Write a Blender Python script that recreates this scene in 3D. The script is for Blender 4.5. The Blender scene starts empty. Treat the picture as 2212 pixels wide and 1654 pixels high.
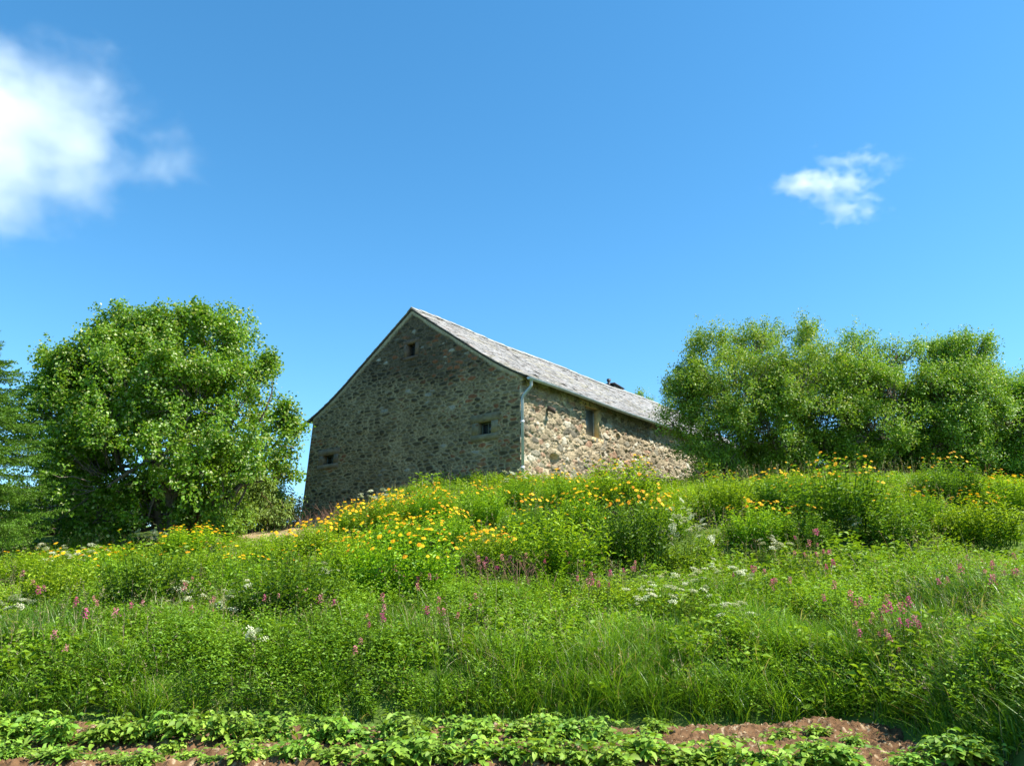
import bpy, math, random
import numpy as np
from mathutils import Vector, Matrix

random.seed(7)
R = np.random.default_rng(11)
C = bpy.context.scene.collection
PI = math.pi
rad = math.radians

# ------------------------------------------------------------------ camera geometry
F, CX, CY, PITCH = 1750.0, 1106.0, 827.0, 0.268      # focal length and centre in a 2212 x 1654 frame
CAMZ = 1.45
cp, sp = math.cos(PITCH), math.sin(PITCH)

def ray(px, py):
    x = (px - CX) / F; u = (CY - py) / F
    return np.array([x, cp - u * sp, sp + u * cp])

def at(px, py, Y):
    r = ray(px, py)
    return r * (Y / r[1]) + np.array([0, 0, CAMZ])

def project(p):
    x, y, z = p[0], p[1], p[2] - CAMZ
    d = y * cp + z * sp
    return CX + F * x / d, CY - F * (-y * sp + z * cp) / d

# ------------------------------------------------------------------ noise
def _hash(ix, iy, iz, seed):
    h = (ix * 374761393 + iy * 668265263 + iz * 2147483647 + seed * 1274126177) & 0xFFFFFFFF
    h = ((h ^ (h >> 13)) * 1274126177) & 0xFFFFFFFF
    h = ((h ^ (h >> 16)) * 2246822519) & 0xFFFFFFFF
    return ((h ^ (h >> 15)) & 0xFFFFFF) / float(0xFFFFFF)

def vnoise(x, y, z=0.0, seed=0):
    x = np.asarray(x, float); y = np.asarray(y, float); z = np.asarray(z, float) + 0 * x
    ix, iy, iz = (np.floor(v).astype(np.int64) for v in (x, y, z))
    fx, fy, fz = x - ix, y - iy, z - iz
    fx, fy, fz = (v * v * (3 - 2 * v) for v in (fx, fy, fz))
    out = 0
    for dx in (0, 1):
        for dy in (0, 1):
            for dz in (0, 1):
                w = (fx if dx else 1 - fx) * (fy if dy else 1 - fy) * (fz if dz else 1 - fz)
                out = out + w * _hash(ix + dx, iy + dy, iz + dz, seed)
    return out

def fbm(x, y, z=0.0, seed=0, octs=4):
    a, s, t = 0.5, 0, 0
    x, y, z = np.asarray(x, float), np.asarray(y, float), np.asarray(z, float)
    for k in range(octs):
        s = s + a * vnoise(x, y, z, seed + k * 17); t += a
        x, y, z, a = x * 2.03, y * 2.03, z * 2.03, a * .5
    return s / t

def sstep(a, b, x):
    t = np.clip((x - a) / (b - a), 0, 1)
    return t * t * (3 - 2 * t)

def unit(v):
    return v / (np.linalg.norm(v, axis=-1, keepdims=True) + 1e-9)

# ------------------------------------------------------------------ mesh helpers
class MB:
    """collects vertices, faces, per-vertex colours and material slots for ONE mesh"""
    def __init__(s):
        s.v, s.f, s.c, s.m, s.n = [], [], [], [], 0
    def add(s, V, Fc, col=(1, 1, 1), mi=0):
        V = np.asarray(V, float).reshape(-1, 3); Fc = np.asarray(Fc, np.int64)
        s.v.append(V); s.f.append(Fc + s.n)
        col = np.asarray(col, float)
        s.c.append(np.broadcast_to(col, V.shape).copy())
        s.m.append(np.full(len(Fc), mi, np.int32)); s.n += len(V)
    def box(s, lo, hi, col=(1, 1, 1), mi=0, M=None):
        lo, hi = np.array(lo, float), np.array(hi, float)
        V = np.array([[(lo, hi)[i][0], (lo, hi)[j][1], (lo, hi)[k][2]] for i in (0, 1) for j in (0, 1) for k in (0, 1)])
        if M is not None: V = V @ np.array(M[0]) + np.array(M[1])
        s.add(V, [[0, 1, 3, 2], [4, 6, 7, 5], [0, 4, 5, 1], [2, 3, 7, 6], [0, 2, 6, 4], [1, 5, 7, 3]], col, mi)
    def tube(s, P, rr, sides=6, col=(1, 1, 1), mi=0, cap=True):
        P = np.asarray(P, float); n = len(P); rr = np.broadcast_to(np.asarray(rr, float), (n,))
        T = unit(np.gradient(P, axis=0))
        ref = np.array([0, 0, 1.]) if abs(T[0][2]) < .9 else np.array([1., 0, 0])
        A = unit(np.cross(T, ref)); B = np.cross(T, A)
        th = np.arange(sides) * 2 * PI / sides
        V = P[:, None] + rr[:, None, None] * (A[:, None] * np.cos(th)[None, :, None] + B[:, None] * np.sin(th)[None, :, None])
        V = V.reshape(-1, 3); i = np.arange(n - 1)[:, None] * sides; j = np.arange(sides)[None]; k = (j + 1) % sides
        Fc = np.stack([i + j, i + k, i + sides + k, i + sides + j], -1).reshape(-1, 4)
        s.add(V, Fc, col, mi)
        if cap:
            b = s.n - n * sides
            for o in (0, (n - 1) * sides):
                if sides == 4: s.f.append(np.array([[b + o, b + o + 1, b + o + 2, b + o + 3]])); s.m.append(np.full(1, mi, np.int32))
                elif sides > 4:
                    s.f.append(np.array([[b + o, b + o + q, b + o + q + 1] for q in range(1, sides - 1)])); s.m.append(np.full(sides - 2, mi, np.int32))
    def mesh(s, name, mats, smooth=False):
        V = np.concatenate(s.v); Cc = np.concatenate(s.c)
        me = bpy.data.meshes.new(name)
        me.vertices.add(len(V)); me.vertices.foreach_set('co', V.astype(np.float32).ravel())
        loops = np.concatenate([f.ravel() for f in s.f]); tot = np.concatenate([np.full(len(f), f.shape[1]) for f in s.f])
        me.loops.add(len(loops)); me.loops.foreach_set('vertex_index', loops.astype(np.int32))
        me.polygons.add(len(tot)); st = np.concatenate([[0], np.cumsum(tot)[:-1]])
        me.polygons.foreach_set('loop_start', st.astype(np.int32)); me.polygons.foreach_set('loop_total', tot.astype(np.int32))
        me.polygons.foreach_set('material_index', np.concatenate(s.m))
        if smooth: me.polygons.foreach_set('use_smooth', np.ones(len(tot), bool))
        ca = me.color_attributes.new('tint', 'FLOAT_COLOR', 'POINT')
        ca.data.foreach_set('color', np.concatenate([Cc, np.ones((len(Cc), 1))], 1).astype(np.float32).ravel())
        for m in (mats if isinstance(mats, (list, tuple)) else [mats]): me.materials.append(m)
        me.update(calc_edges=True); me.validate()
        return me
    def obj(s, name, mats, parent=None, smooth=False):
        return link(name, s.mesh(name, mats, smooth), parent)

def link(name, me, parent=None):
    o = bpy.data.objects.new(name, me); C.objects.link(o)
    if parent is not None: o.parent = parent
    return o

def tag(o, label=None, cat=None, group=None, kind=None):
    if label: o['label'] = label
    if cat: o['category'] = cat
    if group: o['group'] = group
    if kind: o['kind'] = kind
    return o

def empty(name, loc, rz=0.0):
    o = bpy.data.objects.new(name, None); C.objects.link(o)
    o.empty_display_size = .2
    o.location = Vector([float(q) for q in loc]); o.rotation_euler = (0, 0, rz)
    return o

def leaves(mb, P, A, N, L, W, col, fold=.22, droop=.0, mi=0):
    """V-folded leaves: base P, axis A, face normal N, length L, width W"""
    P = np.asarray(P, float); n = len(P)
    A = unit(np.asarray(A, float)); S = unit(np.cross(A, N)); N = np.cross(S, A)
    L = np.broadcast_to(L, (n,))[:, None]; W = np.broadcast_to(W, (n,))[:, None]
    m = P + A * L * .45
    l = m + S * W * .5 + N * W * fold; r = m - S * W * .5 + N * W * fold
    t = P + A * L - np.array([0, 0, 1.]) * L * droop
    V = np.stack([P, l, t, r], 1).reshape(-1, 3)
    b = np.arange(n)[:, None] * 4
    Fc = np.concatenate([b + [0, 2, 1], b + [0, 3, 2]])
    mb.add(V, Fc, np.repeat(np.broadcast_to(col, (n, 3)), 4, axis=0), mi)

def leaves_big(mb, P, A, N, L, W, col, fold=.18, droop=.25, mi=0):
    """ovate leaves with a midrib, two bends"""
    P = np.asarray(P, float); n = len(P)
    A = unit(np.asarray(A, float)); S = unit(np.cross(A, N)); N = np.cross(S, A)
    L = np.broadcast_to(L, (n,))[:, None]; W = np.broadcast_to(W, (n,))[:, None]
    dz = np.array([0, 0, 1.]) * L * droop
    m1 = P + A * L * .3; m2 = P + A * L * .68 - dz * .35; t = P + A * L - dz
    l1 = m1 + S * W * .46 + N * W * fold; r1 = m1 - S * W * .46 + N * W * fold
    l2 = m2 + S * W * .40 + N * W * fold; r2 = m2 - S * W * .40 + N * W * fold
    V = np.stack([P, l1, m1, r1, l2, m2, r2, t], 1).reshape(-1, 3)
    b = np.arange(n)[:, None] * 8
    T = np.concatenate([b + q for q in ([0, 2, 1], [0, 3, 2], [4, 5, 7], [5, 6, 7])])
    Q = np.concatenate([b + q for q in ([1, 2, 5, 4], [2, 3, 6, 5])])
    cc = np.repeat(np.broadcast_to(col, (n, 3)), 8, axis=0)
    mb.add(V, T, cc, mi)
    mb.f.append(Q + (mb.n - len(V))); mb.m.append(np.full(len(Q), mi, np.int32))

# ------------------------------------------------------------------ materials
def newmat(name):
    m = bpy.data.materials.new(name); m.use_nodes = True
    nt = m.node_tree; nt.nodes.clear()
    return m, nt, nt.nodes, nt.links

def leafmat(name, trans=.35, rough=.5, spec=.35, var=.25, hue=.02, tgain=(1.25, 1.15, .5)):
    m, nt, N, L = newmat(name)
    out = N.new('ShaderNodeOutputMaterial'); at_ = N.new('ShaderNodeAttribute'); at_.attribute_name = 'tint'
    oi = N.new('ShaderNodeObjectInfo'); mr = N.new('ShaderNodeMapRange')
    mr.inputs['To Min'].default_value = 1 - var; mr.inputs['To Max'].default_value = 1 + var
    L.new(oi.outputs['Random'], mr.inputs['Value'])
    hs = N.new('ShaderNodeHueSaturation'); L.new(at_.outputs['Color'], hs.inputs['Color']); L.new(mr.outputs[0], hs.inputs['Value'])
    mh = N.new('ShaderNodeMapRange'); mh.inputs['To Min'].default_value = .5 - hue; mh.inputs['To Max'].default_value = .5 + hue
    wn = N.new('ShaderNodeMath'); wn.operation = 'FRACT'; ml = N.new('ShaderNodeMath'); ml.operation = 'MULTIPLY'; ml.inputs[1].default_value = 7.31
    L.new(oi.outputs['Random'], ml.inputs[0]); L.new(ml.outputs[0], wn.inputs[0]); L.new(wn.outputs[0], mh.inputs['Value']); L.new(mh.outputs[0], hs.inputs['Hue'])
    bs = N.new('ShaderNodeBsdfPrincipled'); bs.inputs['Roughness'].default_value = rough; bs.inputs['Specular IOR Level'].default_value = spec
    L.new(hs.outputs[0], bs.inputs['Base Color'])
    tr = N.new('ShaderNodeBsdfTranslucent'); mx = N.new('ShaderNodeMix'); mx.data_type = 'RGBA'; mx.blend_type = 'MULTIPLY'
    mx.inputs['Factor'].default_value = 1; mx.inputs['B'].default_value = (*tgain, 1); L.new(hs.outputs[0], mx.inputs['A']); L.new(mx.outputs['Result'], tr.inputs['Color'])
    ms = N.new('ShaderNodeMixShader'); ms.inputs[0].default_value = trans
    L.new(bs.outputs[0], ms.inputs[1]); L.new(tr.outputs[0], ms.inputs[2]); L.new(ms.outputs[0], out.inputs['Surface'])
    return m

def solidmat(name, rough=.7, spec=.3, metal=0.0, noise=(3, .25), bump=0.0, bscale=40, base=None):
    """tint attribute (or base) times a soft procedural mottling, with optional bump"""
    m, nt, N, L = newmat(name)
    out = N.new('ShaderNodeOutputMaterial'); bs = N.new('ShaderNodeBsdfPrincipled')
    bs.inputs['Roughness'].default_value = rough; bs.inputs['Specular IOR Level'].default_value = spec; bs.inputs['Metallic'].default_value = metal
    tc = N.new('ShaderNodeTexCoord'); nz = N.new('ShaderNodeTexNoise'); nz.inputs['Scale'].default_value = noise[0]; nz.inputs['Detail'].default_value = 6
    L.new(tc.outputs['Object'], nz.inputs['Vector'])
    mr = N.new('ShaderNodeMapRange'); mr.inputs['From Min'].default_value = .3; mr.inputs['From Max'].default_value = .7
    mr.inputs['To Min'].default_value = 1 - noise[1]; mr.inputs['To Max'].default_value = 1 + noise[1]; L.new(nz.outputs['Fac'], mr.inputs['Value'])
    if base is None:
        src = N.new('ShaderNodeAttribute'); src.attribute_name = 'tint'; so = src.outputs['Color']
    else:
        src = N.new('ShaderNodeRGB'); src.outputs[0].default_value = (*base, 1); so = src.outputs[0]
    hs = N.new('ShaderNodeHueSaturation'); L.new(so, hs.inputs['Color']); L.new(mr.outputs[0], hs.inputs['Value'])
    L.new(hs.outputs[0], bs.inputs['Base Color'])
    if bump:
        n2 = N.new('ShaderNodeTexNoise'); n2.inputs['Scale'].default_value = bscale; n2.inputs['Detail'].default_value = 8
        L.new(tc.outputs['Object'], n2.inputs['Vector'])
        bp = N.new('ShaderNodeBump'); bp.inputs['Strength'].default_value = bump; bp.inputs['Distance'].default_value = .02
        L.new(n2.outputs['Fac'], bp.inputs['Height']); L.new(bp.outputs[0], bs.inputs['Normal'])
    L.new(bs.outputs[0], out.inputs['Surface'])
    return m

M_GRASS = leafmat('grass blade', .34, .42, .42, 0, 0)
M_HERB = leafmat('herb leaf', .35, .5, .3, .12, .012)
M_MAPLE = leafmat('maple leaf', .38, .42, .35, 0, 0)
M_WILLOW = leafmat('willow leaf', .38, .45, .35, .08, .01)
M_SPRUCE = leafmat('spruce needle', .15, .5, .3, .1, .01)
M_POTATO = leafmat('potato leaf', .3, .55, .3, .1, .01)
M_PETAL = leafmat('petal', .3, .6, .2, .12, .012, (1.1, 1.0, .9))
M_STALK = solidmat('dry stalk', .9, .1, noise=(20, .3))
M_BARK = solidmat('bark', .95, .1, noise=(9, .4), bump=.7, bscale=25)
M_STONE = solidmat('rubble stone', .92, .15, noise=(14, .3), bump=.6, bscale=45)
M_SLATE = solidmat('stone slate', .55, .35, noise=(9, .22), bump=.3, bscale=60)
M_ZINC = solidmat('weathered zinc', .5, .4, .35, noise=(5, .2), base=(.40, .44, .46))
M_WOOD = solidmat('old wood', .85, .2, noise=(10, .35), bump=.4, bscale=30)
M_DRESSED = solidmat('dressed stone', .9, .15, noise=(7, .25), bump=.4, bscale=50)
M_IRON = solidmat('dark sheet metal', .55, .4, .4, noise=(6, .25), base=(.035, .037, .042))
M_SOIL = solidmat('tilled soil', .98, .08, noise=(8, .3), bump=.8, bscale=60)
M_TURF = solidmat('turf', .95, .1, noise=(1.2, .35), bump=.5, bscale=30)

def glassmat():
    m, nt, N, L = newmat('window glass')
    out = N.new('ShaderNodeOutputMaterial'); bs = N.new('ShaderNodeBsdfPrincipled')
    bs.inputs['Base Color'].default_value = (.03, .038, .042, 1); bs.inputs['Roughness'].default_value = .08; bs.inputs['Specular IOR Level'].default_value = .8
    L.new(bs.outputs[0], out.inputs['Surface'])
    return m
M_GLASS = glassmat()
M_SHUTTER = solidmat('dusty pale pane', .3, .5, noise=(4, .2), base=(.17, .20, .21))

# ------------------------------------------------------------------ terrain
# ground heights by viewing column (px) and distance (Y); each pair (Y, picture row) is turned into a height
HX, HY, W_G, YAW = .235, 24.0, 10.0, .673
RS = 4.79                                                      # the ridge sits a little off the middle
HB, HE, HR, L_H = CAMZ + 3.45, CAMZ + 6.93, CAMZ + 10.13, 20.0
U = np.array([-math.cos(YAW), math.sin(YAW), 0]); Dv = np.array([math.sin(YAW), math.cos(YAW), 0])
NG = -Dv; NS = -U                                              # outward normals of the gable and of the long wall
HC = np.array([HX, HY, 0])
cols = [-900, -400, 0, 300, 500, 600, 720, 900, 1106, 1300, 1500, 1700, 1900, 2060, 2212, 2700, 3200]
crest = [1240, 1240, 1234, 1226, 1206, 1200, 1182, 1130, 1090, 1080, 1085, 1058, 1042, 1055, 1070, 1085, 1090]
rear = [1160, 1165, 1165, 1150, 1142, 1130, 1112, None, None, None, None, None, None, None, None, None, None]
foot = [10.7, 10.7, 10.7, 10.8, 10.9, 11.0, 11.1, 11.2, 11.2, 11.2, 11.2, 11.0, 10.3, 8.7, 7.2, 6, 6]
YG = np.arange(0, 90.01, .25); acol, tab = [], []
for px, cr, rr, ft in zip(cols, crest, rear, foot):
    acol.append(ray(px, 1150)[0] / ray(px, 1150)[1])
    zc = at(px, cr, 21.5)[2]
    pts = [(0, -.3), (ft - .2, -.3), (ft + .15, .04), (ft + .6, .62), (ft + 2.2, .98), (16, .98 + (zc - .98) * .26), (21.5, zc)]
    if rr: pts += [(30, at(px, rr, 30)[2]), (38, 5.0), (90, 5.6)]
    else: pts += [(24.2, max(zc + .2, 4.86)), (30, 5.0), (90, 5.6)]
    tab.append(np.interp(YG, *zip(*pts)))
acol = np.array(acol); tab = np.array(tab)
AG = np.linspace(acol[0], acol[-1], 240)
TZ = np.array([np.interp(AG, acol, tab[:, k]) for k in range(len(YG))]).T
ker = np.hanning(13); ker /= ker.sum()
TZ = np.apply_along_axis(lambda r: np.convolve(np.pad(r, 6, 'edge'), ker, 'valid'), 0, TZ)
ker = np.hanning(7); ker /= ker.sum()
TZ = np.apply_along_axis(lambda r: np.convolve(np.pad(r, 3, 'edge'), ker, 'valid'), 1, TZ)

def yfoot(a): return np.interp(a, acol, foot)

def terr(x, y):
    x = np.asarray(x, float); y = np.asarray(y, float)
    a = np.clip(x / np.maximum(y, 1.0), AG[0], AG[-1]); yy = np.clip(y, 0, 89.9)
    i = (a - AG[0]) / (AG[1] - AG[0]); j = yy / .25
    i0 = np.clip(i.astype(int), 0, len(AG) - 2); j0 = np.clip(j.astype(int), 0, len(YG) - 2)
    u, v = i - i0, j - j0
    z = (TZ[i0, j0] * (1 - u) * (1 - v) + TZ[i0 + 1, j0] * u * (1 - v) + TZ[i0, j0 + 1] * (1 - u) * v + TZ[i0 + 1, j0 + 1] * u * v)
    lump = (fbm(x * .55, y * .55, seed=5, octs=3) - .5) * .45 * sstep(0, 2.5, y - yfoot(a)) * (1 - sstep(23, 30, y))
    return z + lump

def ground_hit(px, py):
    r = ray(px, py); ys = np.arange(5, 60, .05); P = r[None] * (ys / r[1])[:, None]
    below = P[:, 2] + CAMZ < terr(P[:, 0], P[:, 1])
    k = int(np.argmax(below)) if below.any() else len(ys) - 1
    return np.array([P[k, 0], P[k, 1], float(terr(P[k, 0], P[k, 1]))])

def inhouse(x, y, pad=.1):
    dx, dy = x - HX, y - HY
    s = dx * U[0] + dy * U[1]; t = dx * Dv[0] + dy * Dv[1]
    return (s > -pad) & (s < W_G + .4 + pad) & (t > -pad) & (t < L_H + pad)

def drymask(x, y):
    """the short straw-coloured patch left of the gable"""
    c = at(640, 1150, 27); d = np.hypot((x - c[0]) / 3.0, (y - c[1]) / 4.2)
    return 1 - sstep(.6, 1.1, d + (fbm(x * .8, y * .8, seed=8) - .5) * .8)

def build_ground():
    xs = np.concatenate([[-900, -400, -180, -90, -60], np.arange(-40, 40.1, .3), [60, 90, 180, 400, 900]])
    ys = np.concatenate([[-600, -200, -60, -20, -5], np.arange(0, 45, .3), [50, 60, 75, 100, 160, 300, 600, 1200, 3000]])
    X, Y = np.meshgrid(xs, ys); Z = terr(X, Y)
    Z += (fbm(X * 2.2, Y * 2.2, seed=3) - .5) * .1
    n, m = X.shape; i = np.arange(n - 1)[:, None] * m + np.arange(m - 1)[None]
    Fc = np.stack([i, i + 1, i + m + 1, i + m], -1).reshape(-1, 4)
    mb = MB(); dm = drymask(X, Y)[..., None]; nz = fbm(X * 1.3, Y * 1.3, seed=9)[..., None]
    col = np.array([.075, .12, .022]) * (.7 + .6 * nz) * (1 - dm) + np.array([.33, .25, .14]) * (.75 + .5 * nz) * dm
    mb.add(np.stack([X, Y, Z], -1).reshape(-1, 3), Fc, col.reshape(-1, 3))
    tag(mb.obj('ground', M_TURF, smooth=True), kind='structure')
build_ground()

def soil_z(x, y):
    """hilled rows running across the view, and clods"""
    row = np.cos((y - row_y(x, 0)) * 2 * PI / 1.15)
    z = -.05 + .06 * row + (fbm(x * 1.1, y * 1.1, seed=21) - .5) * .16 + (fbm(x * 5, y * 5, seed=22) - .5) * .07
    z = z + np.minimum(np.maximum(0, fbm(x * 15, y * 15, seed=23, octs=3) - .46), .2) * .13 + (fbm(x * 26, y * 26, seed=26, octs=2) - .5) * .06
    z = z + .09 * np.exp(-((x - 3.8) / 1.6) ** 2 - ((y - 10.35) / .5) ** 2)
    return z

def row_y(x, k):      # rows of potatoes: k = 0 the back one, 1 the front one
    return 9.45 - .02 * x - k * 1.15

def build_soil():
    xs = np.arange(-8.0, 7.6, .018); ys = np.concatenate([np.arange(6.0, 7.6, .06), np.arange(7.6, 11.6, .018)])
    X, Y = np.meshgrid(xs, ys)
    ed = yfoot(X / Y) + .12 - Y
    Z = soil_z(X, Y) - .35 * sstep(.12, -.35, ed)
    n, m = X.shape; i = np.arange(n - 1)[:, None] * m + np.arange(m - 1)[None]
    Fc = np.stack([i, i + 1, i + m + 1, i + m], -1).reshape(-1, 4)
    nz = fbm(X * 2.5, Y * 2.5, seed=24)[..., None]; n2 = fbm(X * 22, Y * 22, seed=25, octs=2)[..., None]
    col = np.array([.150, .084, .041]) * (.6 + .8 * nz)
    col = col * (1 - sstep(.7, .78, n2)) + np.array([.34, .26, .16]) * sstep(.7, .78, n2)
    mb = MB(); mb.add(np.stack([X, Y, Z], -1).reshape(-1, 3), Fc, col.reshape(-1, 3))
    tag(mb.obj('field_soil', M_SOIL, smooth=False), kind='structure')
build_soil()

# ------------------------------------------------------------------ house
SLOPE = .70
def roof_drop(q):
    """drop below the ridge at horizontal distance q: straight, then a soft bell-cast towards the eave"""
    q = np.abs(q); e = np.maximum(q - 3.3, 0)
    return SLOPE * q - .060 * e ** 2

def roof_z(d):
    """roof height at signed distance d from the ridge (negative towards the sunlit long wall)"""
    d = np.asarray(d, float); ar = (HR - HE) / float(roof_drop(RS)); al = (HR - HE) / float(roof_drop(W_G - RS))
    return HR - np.where(d < 0, ar, al) * roof_drop(d)

def gable_hit(px, py):
    r = ray(px, py); o = np.array([0, 0, CAMZ]); t = np.dot(HC - o, NG) / np.dot(r, NG); p = o + r * t
    return float(np.dot(p - HC, U)), float(p[2])
def side_hit(px, py):
    r = ray(px, py); o = np.array([0, 0, CAMZ]); t = np.dot(HC - o, NS) / np.dot(r, NS); p = o + r * t
    return float(np.dot(p - HC, Dv)), float(p[2])

def rubble(S, Hh, wx, wy, seed, pn=2.6):
    """courses of irregular stones: returns edge distance (0 at joints) and a random triple per stone"""
    w1 = (fbm(S * .9, Hh * .9, seed=seed, octs=3) - .5); w2 = (fbm(S * .8 + 9, Hh * .8, seed=seed + 1, octs=3) - .5)
    w3 = (vnoise(S * 5, Hh * 5, seed=seed + 2) - .5)
    s = S / wx + w1 * 1.2 + w3 * .25; h = Hh / wy + w2 * .9 + w3 * .22
    ri, ci = np.floor(h).astype(int), np.floor(s).astype(int)
    f1 = np.full(S.shape, 9.); f2 = np.full(S.shape, 9.); idr = np.zeros(S.shape, np.int64); idc = np.zeros(S.shape, np.int64)
    for dr in (-2, -1, 0, 1, 2):
        for dc in (-2, -1, 0, 1, 2):
            r_, c_ = ri + dr, ci + dc
            jx = _hash(r_, c_, r_ * 0, seed + 3); jy = _hash(r_, c_, r_ * 0, seed + 4); sz = .75 + .5 * _hash(r_, c_, r_ * 0, seed + 5)
            dx = np.abs(s - (c_ + .5 * (r_ % 2) + .15 + .8 * jx)) / sz; dy = np.abs(h - (r_ + .2 + .6 * jy)) / sz
            d = (dx ** pn + dy ** pn) ** (1 / pn)
            nr = d < f1
            f2 = np.where(nr, f1, np.minimum(f2, d)); idr = np.where(nr, r_, idr); idc = np.where(nr, c_, idc); f1 = np.where(nr, d, f1)
    return f2 - f1, [_hash(idr, idc, idr * 0, seed + 6 + k) for k in range(4)]

def wall_mesh(name, s0, s1, z0, topf, step, style, openings, seed, place, parent):
    ss = np.arange(s0, s1 + step * .5, step); ss = np.linspace(s0, s1, len(ss))
    zmax = max(topf(q) for q in ss); nz_ = int((zmax - z0) / step) + 1
    v = np.linspace(0, 1, nz_)
    top = np.array([topf(q) for q in ss])
    S = np.repeat(ss[None], nz_, 0); Z = z0 + (zmax - z0) * v[:, None] + 0 * S
    keep = Z <= top[None] + step
    Zc = np.minimum(Z, top[None])
    ed, rnd = rubble(S, Zc, *style['size'], seed, style['pn'])
    e2, r2 = rubble(S + 31, Zc, style['size'][0] * .55, style['size'][1] * .6, seed + 9, 2.2); sm = rnd[3] < style['fill']
    ed = np.where(sm, np.minimum(ed * 2, e2 * .8), ed); rnd = [np.where(sm, b_, a_) for a_, b_ in zip(rnd, r2)]
    prof = sstep(style['joint'] * .35, style['joint'] * style['soft'], ed)
    fine = fbm(S * 7, Zc * 9, seed=seed + 30, octs=5)
    H = prof * (style['depth'] * (.45 + .9 * rnd[0])) + (fine - .5) * style['rough']
    big = fbm(S * .45, Zc * .45, seed=seed + 40, octs=3); mid = fbm(S * 2.3, Zc * 2.3, seed=seed + 41)
    stone = style['stone'](rnd, big, mid, S, Zc)
    mort = style['mortar'](big, mid, S, Zc)
    pm = (prof * style['cover'](rnd, big, S, Zc))[..., None]
    col = mort * (1 - pm) + stone * pm
    dt = (top[None] - Zc)
    col = col * (.78 + .5 * fbm(S * .8, Zc * .5, seed=seed + 70, octs=4)[..., None])
    if style.get('verge'):
        vb = (1 - sstep(.12, .24, dt + (mid - .5) * .16))
        H = H * (1 - vb) + .05 * vb; col = col * (1 - vb[..., None]) + np.array([.36, .32, .24]) * (.8 + .4 * mid[..., None]) * vb[..., None]
    for (hs_, hz_, hw, hh, dp) in style.get('holes', []):
        rr = np.hypot((S - hs_) / hw, (Zc - hz_) / hh) + (mid - .5) * .5
        hm = 1 - sstep(.75, 1.0, rr); H = H - dp * hm
    b = np.minimum(S - s0, s1 - S); H = H * sstep(0, .05, b)
    P = place(S, Zc, H)
    n, m = S.shape; i = np.arange(n - 1)[:, None] * m + np.arange(m - 1)[None]
    Fc = np.stack([i, i + 1, i + m + 1, i + m], -1).reshape(-1, 4)
    sc = (S[:-1, :-1] + S[1:, 1:]) / 2; zc = (Z[:-1, :-1] + Z[1:, 1:]) / 2
    ok = (keep[:-1, :-1] | keep[:-1, 1:]).copy()
    for (a, b_, c_, d_) in openings: ok &= ~((sc > a) & (sc < b_) & (zc > c_) & (zc < d_))
    mb = MB(); mb.add(P.reshape(-1, 3), Fc[ok.ravel()], col.reshape(-1, 3))
    return mb.obj(name, M_STONE, parent, smooth=False)

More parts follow.
